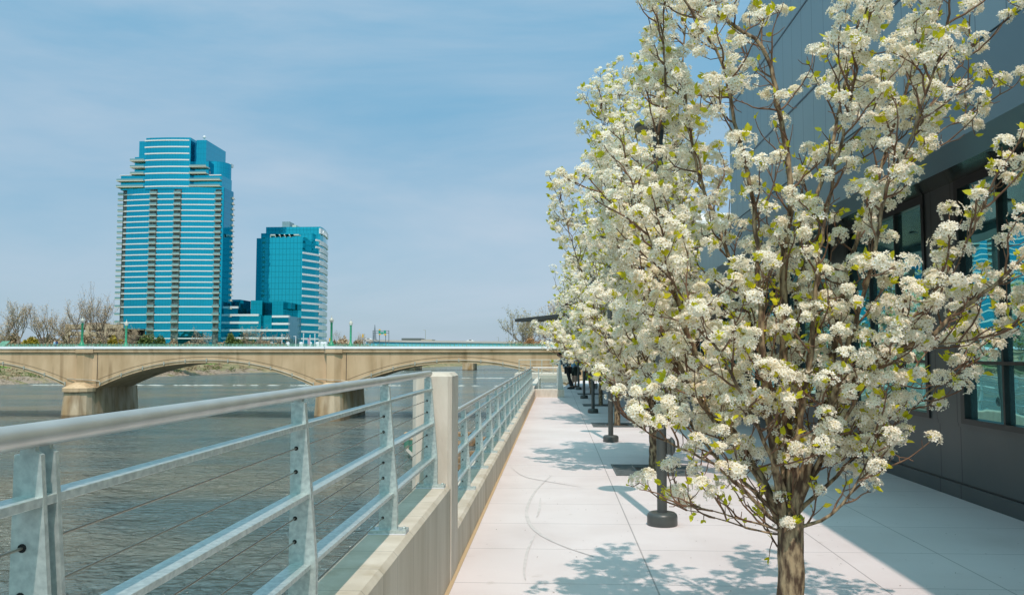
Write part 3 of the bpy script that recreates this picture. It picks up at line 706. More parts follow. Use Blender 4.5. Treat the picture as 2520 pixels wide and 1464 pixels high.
# main body crown slab (two deep terraces)
def tier(name, ca, cb, ra, rb, yf, sag, yb, rr=None, mt=M_tower, par=tw):
    a, b_ = X(ca, rr or rb), X(cb, rr or rb); return MB().prism(arc(a, b_, yf, sag, 8)+[(b_, yb), (a, yb)], rz(rb)-1.2, rz(ra)).build(name, mt, par), a, b_
tier('terrace_storey', 112, 277, 305, 385, YT+2, .3, YTb-2)
tier('terrace_storey', 573, 777, 308, 388, YT+1.6, .6, YTb)
tier('terrace_storey', 197, 282, 180, 305, YT+3, .2, YTb-3)
tier('terrace_storey', 575, 684, 214, 308, YT+3, .2, YTb-3)
tier('mid_crown', 283, 576, 65, 386, YT-.8, 1.0, YTb-4)
tier('crown_block', 222, 290, 73, 183, YT+4, 0, YTb-4)
o_, a, b_ = tier('crown_block', 598, 664, 70, 216, YT+4, 0, YT+31)
MB().prism([(X(664, 190)+.02, YT+10)]+[(X(664, 190)+8.2*math.sin(math.pi*k/16), YT+19-9*math.cos(math.pi*k/16)) for k in range(9)]+[(X(664, 190), YT+28)], rz(320), rz(192)).build('round_storey', M_tower, tw)
MB().box(X(700, 190), X(757, 190)-1, YT+22, YT+26, rz(196), rz(176)).build('plant_screen', M_band, tw)
for r_ in (83, 126, 169, 211, 255, 298, 341, 383):
    strip(tw, 'floor_band', X(284, r_), X(575, r_), YT-.8, 1.0, rz(r_), .68, M_band)
for r_, segs2 in ((212, ((188, 281),)), (255, ((188, 281), (576, 686))), (298, ((188, 279), (574, 686))), (343, ((100, 277), (573, 777))), (383, ((97, 277), (573, 776)))):
    for a, b_ in segs2:
        xa, xb = X(a, r_), X(b_, r_); z = rz(r_)
        mb = MB().box(xa, xb, YT-.5, YT+5, z-.25, z+.18); mb.box(xa+.1, xb-.1, YT-.48, YT-.4, z+.18, z+1.0, 1); mb.build('terrace', [M_slab, M_rail_glass], tw)
MB().box(X(110, 305), X(190, 305), YT+1.5, YT+9, rz(305), rz(301)).build('parapet', M_band, tw)
MB().box(X(700, 310), X(777, 310), YT+1.2, YT+2, rz(311), rz(305)).build('parapet', M_band, tw)
q = (X(716, 290), YT+2.5); 
MB().tube([(q[0]-1.5, q[1], rz(308)), (q[0]-1.5, q[1], rz(280))], .1, 5).build('roof_shrub_stem', M_dock, tw)
m = MB().lathe((X(643, 62), YT+6, rz(70)), [(.2, 0), (.25, 1.2), (.8, 1.6), (.9, 2.2), (.4, 2.8)], 8).build('satellite_dome', M_band, tw)
m = MB().tube([(X(302, 70), YT+3, rz(72)), (X(302, 70), YT+3, rz(55)), (X(328, 55), YT+3, rz(55))], .12, 4).build('davit', M_dock, tw)

# podium between the towers
pd = empty('glass_podium', (A(600, 871, 455).x, 455, base_z), 'low dark glass podium with white bands linking the tall tower and the hotel', 'building')
D_ = lambda cx, cy: (511.9+cx*.1302, 689+cy*.1302)
def pbox(name, ca, cb, r0, r1, ya, yb, mt=M_tower, bot=None, inset=0):
    a = A(D_(ca, 0)[0], 800, ya).x; b_ = A(D_(cb, 0)[0], 800, ya).x; zt_ = A(650, D_(0, r0)[1], ya).z; z0_ = base_z if r1 is None else A(650, D_(0, r1)[1], ya).z
    return MB().box(a, b_, ya, yb, z0_, zt_).build(name, mt, pd)
M_pod = lines(glass_mat('podium_glass', (.0, .24, .32), .07, .12, .2), [('xy', 1.8, 0, .12)], .7)
M_pod2 = lines(glass_mat('podium_tinted_glass', (.01, .36, .45), .07, .12, .2), [('xy', 1.8, 0, .12), ('z', 3.3, 0, .15)], .7)
pbox('lower_block', 190, 560, 515, None, 455, 490, M_pod2); pbox('lower_block', 559, 1000, 665, None, 455.5, 490, M_pod2); pbox('lower_block', 999, 1520, 680, None, 457, 490, M_pod)
pbox('upper_block', 270, 602, 368, None, 462, 478, M_pod2); pbox('upper_block', 800, 1018, 385, None, 459, 476, M_pod2)
pbox('upper_block', 1205, 1415, 402, None, 466, 482, M_pod2); pbox('plant_room', 1414, 1560, 430, 545, 470, 478, M_pod)
pbox('stair_core', 1060, 1205, 668, 945, 456.2, 458, M_pod2)
for r_, a, b_, ya in ((515, 192, 556, 454.4), (662, 192, 948, 454.4), (805, 192, 948, 454.4), (950, 192, 1520, 454.4), (1098, 192, 1520, 454.4), (690, 1205, 1520, 455.9), (828, 1205, 1520, 455.9)):
    xa, xb = A(D_(a, 0)[0], 800, ya).x, A(D_(b_, 0)[0], 800, ya).x; z = A(600, D_(0, r_)[1], ya).z
    MB().box(xa, xb, ya, ya+1.5+(b_ > 1000)*1.2, z-.55, z+.55).build('floor_band', M_band, pd)
xa = A(D_(162, 0)[0], 800, 453).x; MB().box(xa, xa+1.1, 453, 454, base_z, A(540, D_(0, 490)[1], 453).z).build('corner_column', M_band, pd)
xa = A(D_(270, 0)[0], 780, 461).x; MB().box(xa, xa+.6, 461, 461.9, A(540, D_(0, 490)[1], 461).z, A(540, D_(0, 365)[1], 461).z).build('corner_column', M_band, pd)

# hotel tower
YH = 480
ht = empty('hotel_tower', (A(700, 871, YH).x, YH, base_z), 'shorter glass hotel tower with gridded blue front and curved white-banded right side', 'building')
hx = lambda c, r, Y=YH: A(590.6+c*.2241, 525+r*.2241, Y).x
hz = lambda r, Y=YH, c=500: A(590.6+c*.2241, 525+r*.2241, Y).z
fx0, fx1 = hx(230, 700), hx(683, 600)
MB().box(fx0, fx1, YH, 496, base_z, hz(266)).build('front_block', M_hotel, ht)
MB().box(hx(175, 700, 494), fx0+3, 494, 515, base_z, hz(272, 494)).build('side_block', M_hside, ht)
cur = [(fx1-.0, YH+.02)]
for px_, Yc in ((725+27, 483.5), (763, 487), (775, 491), (784, 495), (793, 502), (799, 510), (803.5, 521)): cur.append((A(px_, 760, Yc).x, Yc))
zlow = hz(433)
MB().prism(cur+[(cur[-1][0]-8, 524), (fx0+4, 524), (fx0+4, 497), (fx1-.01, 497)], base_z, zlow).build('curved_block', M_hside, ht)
cu2 = cur[4:]
hi = MB().prism([(hx(285, 160, 496), 496.2), (cu2[0][0], 496.2)]+[p for p in cu2 if p[1] > 496.3]+[(cur[-1][0]-8, 524), (hx(285, 160, 496), 524)], zlow-.5, hz(150, 496)).build('upper_block', M_hotel, ht)
MB().box(hx(232, 220, 492), hx(795, 215, 492), 492, 496.1, zlow-.3, hz(218, 492)).build('upper_setback', M_hotel, ht)
def cband(i0, r, h, name='floor_band', i1=None):
    P = cur[i0:i1]; z = hz(r, cur[i0][1], 700)
    nrm = []
    for k, p in enumerate(P):
        a, b_ = P[max(k-1, 0)], P[min(k+1, len(P)-1)]; tx, ty = b_[0]-a[0], b_[1]-a[1]; l = math.hypot(tx, ty); nrm.append((ty/l, -tx/l))
    outer = [(p[0]+n_[0]*.5, p[1]+n_[1]*.5) for p, n_ in zip(P, nrm)]; inner = [(p[0]-n_[0]*.4, p[1]-n_[1]*.4) for p, n_ in zip(P, nrm)]
    MB().prism(outer+inner[::-1], z-h/2, z+h/2).build(name, M_band, ht)
for k, r_ in enumerate([433+78.6*i for i in range(13)]):
    cband(0, r_, 1.1, i1=5); cband(4, r_+30, 2.6)
for r_ in (295, 372): cband(3, r_, 1.0, i1=5); cband(4, r_+30, 2.6)
cband(4, 195, 3.2)
MB().box(hx(463, 150, 505), hx(545, 150, 505), 505, 514, hz(152, 505), hz(92, 505)).build('penthouse', M_panel, ht)
MB().box(hx(575, 150, 505), hx(615, 150, 505), 505, 512, hz(152, 505), hz(130, 505)).build('roof_unit', M_slab, ht)
m = MB()
for k in range(5):
    a = hx(340+k*54, 245, 484); m.box(a, a+5.0, 483, 487, hz(243, 484)-.2, hz(243, 484)+.5)
    m.box(a-.1, a+.15, 483, 487, hz(266, 484), hz(243, 484))
m.build('roof_pergola', M_slab, ht)
# sign lettering blob high on the curved side: a white emblem disc and bars
e0 = cur[5]; zz = hz(225, 502, 900)
sg = MB()
for k, w_ in enumerate((2.2, .7, .7, 1.0, .7)):
    yy = 500.5+k*2.2; xx = np.interp(yy, [p[1] for p in cur[1:]], [p[0] for p in cur[1:]])+.75
    if k == 0: sg.tube([(xx-.3, yy, zz), (xx+.1, yy, zz)], 1.3, 12)
    else: sg.box(xx-.3, xx+.1, yy-.5, yy+.5, zz-.9, zz+.7)
sg.build('rooftop_sign', M_cap, ht)
print('towers done')
#@@PART3
# ================================================================== PARKING GARAGE, FREEWAY, SMALL THINGS FAR AWAY
gx = lambda x, Y=370: A(x, 871, Y).x
gz = lambda y, Y=370: A(220, y, Y).z
pg = empty('parking_garage', (gx(220), 370, base_z), 'beige concrete parking garage with open decks behind the bare trees', 'building')
for a, b_ in ((798, 808), (816, 824), (832, 838), (844, 850)):
    MB().box(gx(161), gx(300), 370, 371, gz(b_), gz(a)).build('deck_spandrel', M_beige, pg)
    MB().box(gx(161)+.01, gx(300)-.01, 371.01, 398, gz(b_)-.3, gz(b_)).build('deck_slab', M_beige, pg)
for x in (161, 212, 257, 290): MB().box(gx(x)-.6, gx(x)+.9, 369.8, 372, base_z-2, gz(798)).build('column', M_beige, pg)
MB().box(gx(205), gx(240), 372, 380, gz(798), gz(793)).build('stair_tower', M_beige, pg)
MB().box(gx(175), gx(300), 390, 391, base_z-2, gz(806)).build('back_wall', M_dark, pg)

# freeway bridge
fw = empty('freeway_bridge', (A(1100, 871, 450).x, 450, WZ), 'long pale freeway bridge with bright blue girder across the river in the distance', 'bridge')
P = [(A(900, 871, 425).x, 425, A(900, 835.5, 425).z), (A(1010, 871, 432).x, 432, A(1010, 837.5, 432).z), (A(1160, 871, 442).x, 442, A(1160, 839, 442).z), (A(1400, 871, 458).x, 458, A(1400, 841.5, 458).z), (A(1700, 871, 480).x, 480, A(1700, 843, 480).z)]
def ribbon(off0, off1, y0, y1, name, mt):
    v = []; f = []
    for x, y, z in P: v += [(x, y+y0, z+off0), (x, y+y0, z+off1), (x, y+y1, z+off1), (x, y+y1, z+off0)]
    for i in range(len(P)-1): f += [(4*i+j, 4*i+(j+1) % 4, 4*(i+1)+(j+1) % 4, 4*(i+1)+j) for j in range(4)]
    MB().add(v, f+[(3, 2, 1, 0), tuple(4*(len(P)-1)+j for j in range(4))]).build(name, mt, fw)
ribbon(-1.0, 0, 0, 14, 'deck_barrier', M_gray); ribbon(-1.9, -1.01, .8, 13, 'upper_girder', M_blue); ribbon(-3.0, -1.91, .4, 13, 'lower_girder', mat('blue_girder_deep', (.12, .55, .70), .5))
for x in (1014, 1154, 1290):
    q = A(x, 871, 446); MB().box(q.x-2.8, q.x+2.8, 440, 462, WZ-1, 4.6).build('pier', M_bridge2, fw)
# sign gantry
gt = empty('sign_gantry', (A(942, 871, 424).x, 424, 6), 'highway sign gantry with small green and yellow signs above the distant freeway', 'sign gantry')
q = lambda x, y: A(x, y, 424)
m = MB()
for x in (918, 934, 949, 957): a = q(x, 838); b_ = q(x, 813); m.tube([(a.x, 424, a.z-3), (b_.x, 424, b_.z)], .16, 4)
for y in (814, 819): a = q(918, y); b_ = q(957, y); m.tube([(a.x, 424, a.z), (b_.x, 424, b_.z)], .14, 4)
m.build('frame', mat('gantry_steel', (.16, .18, .2), .6), gt)
M_sgn = mat('sign_green', (.02, .30, .20), .5); M_sy = mat('sign_yellow', (.75, .42, .03), .5)
for x0_, x1_, y0_, y1_, mm_ in ((932, 937, 813, 821, M_sgn), (938, 944, 817, 822, M_sgn), (945, 950, 813, 821, M_sgn), (932.5, 937, 810, 812.8, M_sy), (932.5, 938, 821.2, 824, M_sy), (946, 951, 821.2, 825, M_sy)):
    a = q(x0_, y1_); b_ = q(x1_, y0_); MB().box(a.x, b_.x, 423.4, 423.6, a.z, b_.z).build('sign_board', mm_, gt)
tri = MB(); a = q(916, 838); tri.tube([(a.x, 430, a.z), (a.x, 430, a.z+8.2)], [1.0, .12], 4); tag(tri.build('pylon_tower', mat('mast_grey', (.2, .23, .26), .6), None, loc=(a.x, 430, a.z)), 'small grey lattice mast left of the gantry signs', 'mast')
# far low building and poles
a = A(988, 839, 620); b_ = A(1035, 832, 620)
o = empty('far_building', (a.x, 620, 0), 'long low dark-roofed building on the skyline beyond the freeway', 'building')
MB().box(a.x, b_.x, 620, 640, 0, b_.z).build('dark_wall', mat('far_dark', (.13, .14, .15), .8), o); MB().box(b_.x, A(1062, 835, 620).x, 622, 640, 0, A(1062, 835, 620).z).build('pale_wing', mat('far_pale', (.5, .42, .36), .8), o)
for x, y, Y, lab in ((1047, 812, 470, 'tall thin light pole rising left of centre behind the freeway'), (1252, 811, 480, 'thin light pole far right above the freeway'), (1227, 830, 470, 'short brown pole standing on the freeway bridge')):
    a = A(x, 840, Y); b_ = A(x, y, Y); m = MB().tube([(a.x, Y, a.z-3), (b_.x, Y, b_.z)], [.22, .12], 5); m.box(b_.x-1.2, b_.x+.1, Y-.1, Y+.1, b_.z-.1, b_.z+.08)
    tag(m.build('light_pole', M_pipe, None, loc=(a.x, Y, a.z)), lab, 'light pole')
# cars on the freeway
def small_car(x, Y, col, lab):
    z = np.interp(x, [p[0] for p in P], [p[2] for p in P])-.75; rt = empty('car', (x, Y, z), lab, 'car', 'cars on the far freeway')
    c_ = mat('car_paint', col, .3)
    MB().prismy([(x-2.2, z+.3), (x-2.2, z+.85), (x-1.5, z+1.0), (x-.8, z+1.5), (x+.9, z+1.5), (x+1.5, z+1.0), (x+2.2, z+.85), (x+2.2, z+.3)], Y-.9, Y+.9).build('body', c_, rt)
    for dx in (-1.4, 1.4): MB().tube([(x+dx, Y-.95, z+.32), (x+dx, Y-.7, z+.32)], .32, 10).build('wheel', M_hole, rt)
    MB().box(x-.7, x+.8, Y-.92, Y-.9, z+1.0, z+1.4).build('window', M_dark, rt)
small_car(A(1158, 838, 447).x, 445, (.8, .8, .8), 'white car on the freeway bridge near its middle'); small_car(A(1262, 838, 455).x, 452.5, (.7, .75, .8), 'pale car on the freeway bridge toward its right end')
small_car(A(907, 838, 428).x, 427.5, (.75, .75, .75), 'white car on the freeway bridge beside the gantry')

# plaza in front of the hotel: bollards, flagpoles, street lamps
pz = 452-30; zq = lambda y: A(740, y, pz).z
labs = ['leftmost', 'second from left', 'third from left', 'fourth from left, below the flag', 'fifth from left', 'sixth from left', 'rightmost']
for i, x in enumerate((573.5+94, 708, 741, 763, 781, 793, 800)):
    if i == 0: x = 667.5
    a = A(x, 850, pz); h = zq(842)-zq(852); rt = MB().lathe((a.x, pz, zq(854)), [(1.25, 0), (1.0, 1.6), (.95, h+.3), (.5, h+.5)], 10).build('planter_bollard', M_cap, None, smooth=True, loc=(a.x, pz, zq(854)))
    tag(rt, labs[i]+' of the pale round bollards standing before the hotel', 'bollard', 'pale bollards before the hotel')
fl = ['left flagpole before the hotel entrance', 'middle flagpole with a drooping striped flag before the hotel', 'right flagpole before the hotel entrance', 'slim pole far left of the hotel flagpoles', 'slim curved street light left of the flagpoles']
for i, (x, y) in enumerate(((747, 822.5), (763, 823.5), (775, 824), (694, 825), (728, 827.5))):
    b_ = A(x, y, pz-4); rt = empty('flagpole' if i < 3 else 'street_light', (b_.x, pz-4, zq(854)), fl[i], 'flagpole' if i < 3 else 'street light')
    MB().tube([(b_.x, pz-4, zq(854)), (b_.x, pz-4, b_.z)], .22, 6).build('pole', M_band, rt)
    if i == 1:
        f_ = MB(); f_.box(b_.x-1.1, b_.x-.25, pz-4.1, pz-4.0, b_.z-5.2, b_.z-1.6, 0); f_.box(b_.x-1.12, b_.x-.6, pz-4.13, pz-3.97, b_.z-4.9, b_.z-1.9, 1); f_.build('flag', [mat('flag_red', (.5, .12, .15), .8), mat('flag_blue', (.45, .45, .6), .8)], rt)
    elif i == 4: MB().box(b_.x-1.2, b_.x+.1, pz-4.15, pz-3.9, b_.z-.1, b_.z+.15).build('lamp_arm', M_band, rt)
    else: MB().lathe((b_.x, pz-4, b_.z), [(.3, 0), (.35, .25), (.1, .5)], 8).build('finial', M_band, rt)
fe = MB(); a = A(702, 850, pz); b_ = A(806, 850, pz)
x = a.x
while x < b_.x: fe.box(x, x+.18, pz+2, pz+2.1, zq(854), zq(845.5)); x += .8
fe.box(a.x, b_.x, pz+1.98, pz+2.12, zq(846), zq(845.3)); tag(fe.build('iron_fence', mat('fence_grey', (.18, .22, .22), .6), None, loc=(a.x, pz+2, zq(854))), 'low grey metal fence behind the hotel bollards', 'fence')
tr = A(849-0, 845, 300)
# street lights / traffic signals right of hotel
for x, y, Y, lab in ((1230*.6614/1, 838, 300, 'small yellow traffic signal right of the hotel'), (846+485*0, 828, 300, 'yellow traffic signal between the two right bridge lamps')):
    x = 811.5 if Y == 300 and y == 838 else 893
    b_ = A(x, y-2, Y); rt = empty('traffic_signal', (b_.x, Y, 0), lab, 'traffic signal')
    MB().box(b_.x-.22, b_.x+.22, Y-.2, Y+.2, b_.z-.6, b_.z+.6).build('signal_head', M_sy, rt); MB().tube([(b_.x+.4, Y+.3, -2), (b_.x+.4, Y+.3, b_.z+.8)], .1, 5).build('pole', M_pipe, rt)

# riprap rocks on the bank
def rocks(n, name):
    vs = []; fs = []; cnt = 0
    for _ in range(n):
        i = random.randrange(14*1, 14*5); x, y = shore[i]; x0_, y0_ = shore[i+1]; u = random.random(); x += (x0_-x)*u; y += (y0_-y)*u
        d = -random.uniform(-.3, 7); X_, Y_ = x+d*1.0, y; s = random.uniform(.2, .75); z = bank_z(d)
        b_ = len(vs)
        for (a, bb, c) in ((1, 0, 0), (-1, 0, 0), (0, 1, 0), (0, -1, 0), (0, 0, .7), (0, 0, -.7)):
            vs.append((X_+a*s*random.uniform(.7, 1.3), Y_+bb*s*random.uniform(.7, 1.3), z+c*s*random.uniform(.7, 1.2)))
        for f_ in ((0, 2, 4), (2, 1, 4), (1, 3, 4), (3, 0, 4), (2, 0, 5), (1, 2, 5), (3, 1, 5), (0, 3, 5)): fs.append(tuple(b_+k for k in f_))
    return MB().add(vs, fs).build(name, M_rock)
tag(rocks(5200, 'riprap'), kind='stuff')
# light path on the lawn at left
v = []; pp = [(0, 921), (30, 918), (60, 916), (90, 914)]
a = [GZ(x, y, -2.6) for x, y in ((-10, 922), (95, 913))]
# ================================================================== SHRUBS AND BARE TREES
def leaf_cloud(centers, radii, n, size, flat=.8, seed=0):
    g = np.random.default_rng(seed); Vs = []
    centers = np.array(centers); radii = np.array(radii); k = g.choice(len(centers), n, p=np.prod(radii, 1)/np.prod(radii, 1).sum())
    d = unit(g.normal(size=(n, 3))); r = g.random(n)**.45
    p = centers[k]+d*r[:, None]*radii[k]
    a = unit(g.normal(size=(n, 3))); b_ = unit(np.cross(a, g.normal(size=(n, 3)))); s = size*g.uniform(.5, 1.3, n)[:, None]
    q = np.stack([p-a*s, p-b_*s*.6, p+a*s, p+b_*s*.6], 1).reshape(-1, 3); return q, np.arange(n*4).reshape(-1, 4)
M_ever = mat('evergreen_leaf', (.055, .10, .018), .8, c2=(.13, .16, .03), scale=.5)
M_brown = mat('bare_twig_brush', (.28, .20, .12), .9, c2=(.38, .28, .17), scale=.4)
M_forsy = mat('forsythia_yellow', (.45, .32, .02), .8, c2=(.30, .25, .03), scale=.8)
M_bud = mat('bud_tan', (.55, .41, .27), .85, c2=(.44, .31, .19), scale=.5)
M_budg = mat('bud_greenish', (.36, .33, .13), .85, c2=(.42, .30, .15), scale=.5)
M_bark = mat('grey_bark', (.17, .12, .09), .9, c2=(.25, .19, .145), scale=3)
def shrub(px_, Y, wpx, hpx, mt, lab, cat='shrub', group=None, n=1500, base=None, leaf=.28):
    a = A(px_, 871, Y); sc = Y/F; w = wpx*sc/2; top = A(px_, 852-hpx, Y).z; z0 = base if base is not None else -2.0; cz = z0+1.0
    rt = empty('shrub', (a.x, Y, z0), lab, cat, group); cs = []; rs = []
    for i in range(9):
        ox = random.uniform(-.75, .75)*w; hh = (top-cz)*(1-.35*(ox/w)**2)*random.uniform(.75, 1.0); cs.append((a.x+ox, Y+random.uniform(-w, w)*.5, cz+hh*.55)); rs.append((w*.38, w*.38, hh*.48))
    v, f = leaf_cloud(cs, rs, int(n*1.7), leaf*(1.75 if Y > 200 else 1), seed=int(px_*7+Y)); np_mesh('foliage', [(v, f, 0)], [mt], rt)
    m = MB()
    for i in range(6): m.tube([(a.x+random.uniform(-.3, .3), Y, z0-.5), (a.x+random.uniform(-.6, .6)*w, Y+random.uniform(-.4, .4)*w, cz+(top-cz)*.7)], [.09, .03], 4)
    m.build('stem', M_bark, rt)
G1 = 'brush and shrubs along the far left bank'
shrub(375, 330, 75, 36, M_ever, 'dark green juniper mound in front of the tall tower', group=G1, n=2600); shrub(350, 325, 45, 26, M_ever, 'smaller green shrub left of the juniper mound', group=G1)
shrub(568, 345, 40, 34, M_ever, 'tall rounded evergreen before the podium', group=G1, n=2200); shrub(594, 343, 50, 26, M_ever, 'broad evergreen right of the tall rounded one, before the podium', group=G1, n=2200)
shrub(618, 350, 26, 18, M_ever, 'little evergreen at the right end of the podium evergreens', group=G1)
shrub(420, 335, 60, 18, M_brown, 'brown bare brush right of the juniper mound', group=G1, n=2200); shrub(475, 335, 60, 14, M_brown, 'low brown brush between juniper and evergreens', group=G1, n=2200)
shrub(540, 338, 40, 14, M_brown, 'brown brush just left of the tall rounded evergreen', group=G1); shrub(650, 350, 60, 18, M_brown, 'brown bare brush before the hotel bollards', group=G1, n=2200)
shrub(690, 352, 50, 15, M_brown, 'thin brown brush beside the hotel bollards', group=G1); shrub(310, 320, 60, 18, M_brown, 'brown brush beneath the green bridge lamp by the tower', group=G1, n=2200)
shrub(248, 318, 60, 22, M_brown, 'brown brush in front of the parking garage', group=G1, n=2200); shrub(180, 315, 60, 20, M_brown, 'brown brush at the left end of the parking garage', group=G1, n=2200)
shrub(130, 312, 60, 20, M_brown, 'brown brush between the yellow bush and the garage', group=G1, n=2200); shrub(215, 330, 110, 34, M_brown, 'wide band of brown brush half hiding the parking garage', group=G1, n=3000); shrub(110, 335, 120, 30, M_brown, 'wide brown wooded rise between the left bare trees and the garage', group=G1, n=3000)
shrub(20, 310, 90, 36, M_brown, 'tall brown brush at the far left edge', group=G1, n=3000)
shrub(75, 300, 60, 26, M_forsy, 'bright yellow forsythia bush below the left bare trees', 'bush', 'yellow forsythia bushes', n=2000); shrub(282, 305, 44, 27, M_forsy, 'bright yellow forsythia bush before the tall tower', 'bush', 'yellow forsythia bushes', n=2000)
shrub(250, 306, 30, 16, M_ever, 'small green bush in front of the garage', group=G1)
shrub(850, 330, 46, 27, M_bud, 'tan budding bushes between the right bridge lamps', group=G1, n=1500); shrub(880, 330, 40, 18, M_brown, 'brown brush right of the last bridge lamp', group=G1)
shrub(828, 330, 30, 18, M_brown, 'brown brush directly beside the hotel', group=G1)
# far wooded skyline
cs = []; rs = []
for i in range(150):
    x = random.uniform(-900, -150); Y = random.uniform(560, 700); cs.append((x, Y, random.uniform(2, 7))); rs.append((9, 6, 6))
for i in range(110):
    x = random.uniform(-230, 500); Y = random.uniform(1000, 1150); cs.append((x, Y, random.uniform(6, 11))); rs.append((14, 8, 6))
v, f = leaf_cloud(cs, rs, 26000, 1.3, seed=5); tag(np_mesh('far_woods', [(v, f, 0)], [mat('far_wood', (.20, .16, .11), .95, c2=(.26, .20, .14), scale=.05)]), kind='stuff')
# shrubs on the bank itself, visible through the arches
cs = []; rs = []
for i in range(260):
    k = random.randrange(14, 14*6); x, y = shore[k]; d = random.uniform(3, 30); cs.append((x-d, y+random.uniform(-5, 5), bank_z(-d)+.7)); rs.append((2.2, 2.2, 1.3*random.uniform(.5, 1.4)))
v, f = leaf_cloud(cs[:130], rs[:130], 9000, .3, seed=8); tag(np_mesh('bank_brush', [(v, f, 0)], [M_brown]), kind='stuff')
v, f = leaf_cloud(cs[130:], rs[130:], 9000, .3, seed=9); tag(np_mesh('bank_greenery', [(v, f, 0)], [M_ever]), kind='stuff')

def bare_tree(rt, base, H, spread, seed, budm, nmain=5, buds=2600, r0=.32, vase=True, budsize=.16, lean=0):
    g = np.random.default_rng(seed); paths = []; tips = []
    def rec(p, d, L_, r, lev):
        n = 6; pts = [p]; dd = d.copy()
        for i in range(n):
            dd = unit(dd+g.normal(size=3)*.13+np.array([0, 0, .05+.03*lev])); pts.append(pts[-1]+dd*L_/n)
        pts = np.array(pts); paths.append((pts, np.linspace(r, r*.5, n+1)))
        if lev >= 4: tips.append(pts); return
        for k in range({0: nmain, 1: 4, 2: 4, 3: 3}[lev]):
            i = n if k == 0 else g.integers(2, n+1); ax = unit(np.cross(dd, g.normal(size=3))); a = g.uniform(.3, .8) if lev else g.uniform(.35, 1.0)
            nd = unit(dd*math.cos(a)+ax*math.sin(a)*spread); rec(pts[i], nd, L_*g.uniform(.58, .78)*(1.35 if lev == 0 else 1), r*.5, lev+1)
    rec(np.array(base, float), unit(np.array([lean, 0, 1.])), H*.33, r0, 0)
    v, f = tubes_np([p for p in paths if p[1][0] > r0*.3], 5); v2, f2 = tubes_np([p for p in paths if p[1][0] <= r0*.3], 3)
    np_mesh('trunk', [(v, f, 0)], [M_bark], rt); np_mesh('branches', [(v2, f2, 0)], [M_bark], rt)
    T = np.concatenate(tips); k = g.integers(0, len(T), buds); p = T[k]+g.normal(size=(buds, 3))*H*.018; a = unit(g.normal(size=(buds, 3))+np.array([0, 0, .8])); b_ = unit(np.cross(a, g.normal(size=(buds, 3)))); s = budsize*g.uniform(.5, 1.5, buds)[:, None]
    np_mesh('crown', [(np.stack([p-a*s, p-b_*s*.35, p+a*s, p+b_*s*.35], 1).reshape(-1, 3), np.arange(buds*4).reshape(-1, 4), 0)], [budm], rt)
BT = [(62, 745, 290, 'spreading bare tree with forked trunk at the left', M_bud), (118, 765, 296, 'bare tree right of the leftmost forked tree', M_bud), (8, 775, 300, 'bare tree cut by the left edge of the picture', M_bud),
      (172, 768, 300, 'leaning bare tree left of the parking garage', M_bud), (200, 735, 285, 'tallest bare tree in front of the parking garage', M_bud), (262, 742, 292, 'bare tree between the garage and the tall tower', M_bud),
      (300, 790, 300, 'small bare tree at the foot of the tall tower', M_bud), (338, 795, 310, 'thin bare tree in front of the tower left bays', M_bud), (465, 795, 320, 'thin pale bare tree before the tower right bay', M_bud),
      (606, 800, 340, 'small bare tree before the podium, left one', M_bud), (640, 803, 340, 'small bare tree before the podium, right one', M_bud), (690, 815, 345, 'low reddish bare tree before the hotel', M_bud), (905, 818, 345, 'rounded bare tree right of the last bridge lamp', M_bud), (840, 812, 420, 'faint tall bare tree behind the bridge lamp', M_budg)]
for i, (x, y, Y, lab, bm) in enumerate(BT):
    a = A(x, y, Y); zb_ = -2.5; rt = empty('bare_tree', (a.x, Y, zb_), lab, 'tree', 'bare trees on the left bank')
    bare_tree(rt, (a.x, Y, zb_), (a.z-zb_)*1.04, 1.0, 40+i, bm, nmain=5 if y < 780 else 4, buds=2200 if y < 780 else 900, r0=.50 if y < 780 else .26, budsize=.2)
# right side trees beyond the promenade
a = A(1300, 715, 135); rt = empty('bare_tree', (A(1322, 850, 135).x, 135, -.5), 'budding willow-like tree above the end of the bridge, behind the canopy', 'tree'); bare_tree(rt, (A(1325, 850, 135).x, 135, -.5), 11.0, 1.2, 77, M_budg, 6, 5200, .24, budsize=.10, lean=-.25)
rt = empty('bare_tree', (A(1372, 850, 128).x, 128, -.5), 'taller bare tree behind the canopy, half hidden by blossom', 'tree'); bare_tree(rt, (A(1372, 850, 128).x, 128, -.5), 11, 1.0, 78, M_bud, 5, 3500, .24, budsize=.09)
M_rust = mat('rust_brush', (.33, .16, .06), .9, c2=(.42, .24, .10), scale=2)
shrub(1318, 125, 70, 26, M_rust, 'rust-brown brush at the right end of the bridge', n=2600, leaf=.13, base=0); shrub(1275, 128, 46, 12, M_budg, 'yellow-green young brush at the right end of the bridge', n=1500, leaf=.12, base=0)
shrub(1420, 62, 60, -30, M_ever, 'green shrub beyond the strolling people', n=1600, leaf=.09, base=-.2); shrub(1455, 66, 70, -20, M_brown, 'brown shrub bed beyond the people', n=1800, leaf=.09, base=-.2); shrub(1500, 58, 70, -10, M_ever, 'green shrub right of the shrub bed', n=1800, leaf=.09, base=-.2)
# stumps / trunks at left bank behind the arch
for i, (x, yb, yt, lab) in enumerate(((67, 933, 902, 'grey upright trunk stub on the left shore, left one'), (93, 930, 905, 'leaning trunk stub on the left shore, right one'), (52, 915, 899, 'thin trunk on the lawn edge'))):
    a = A(x, yb, 262); b_ = A(x+1, yt, 262)
    tag(MB().tube([(a.x, 262, a.z-.5), (b_.x, 262, b_.z+1.5)], [.55, .3], 7).build('tree_snag', M_bark, None, loc=(a.x, 262, a.z)), lab, 'tree trunk')
print('trees far done')
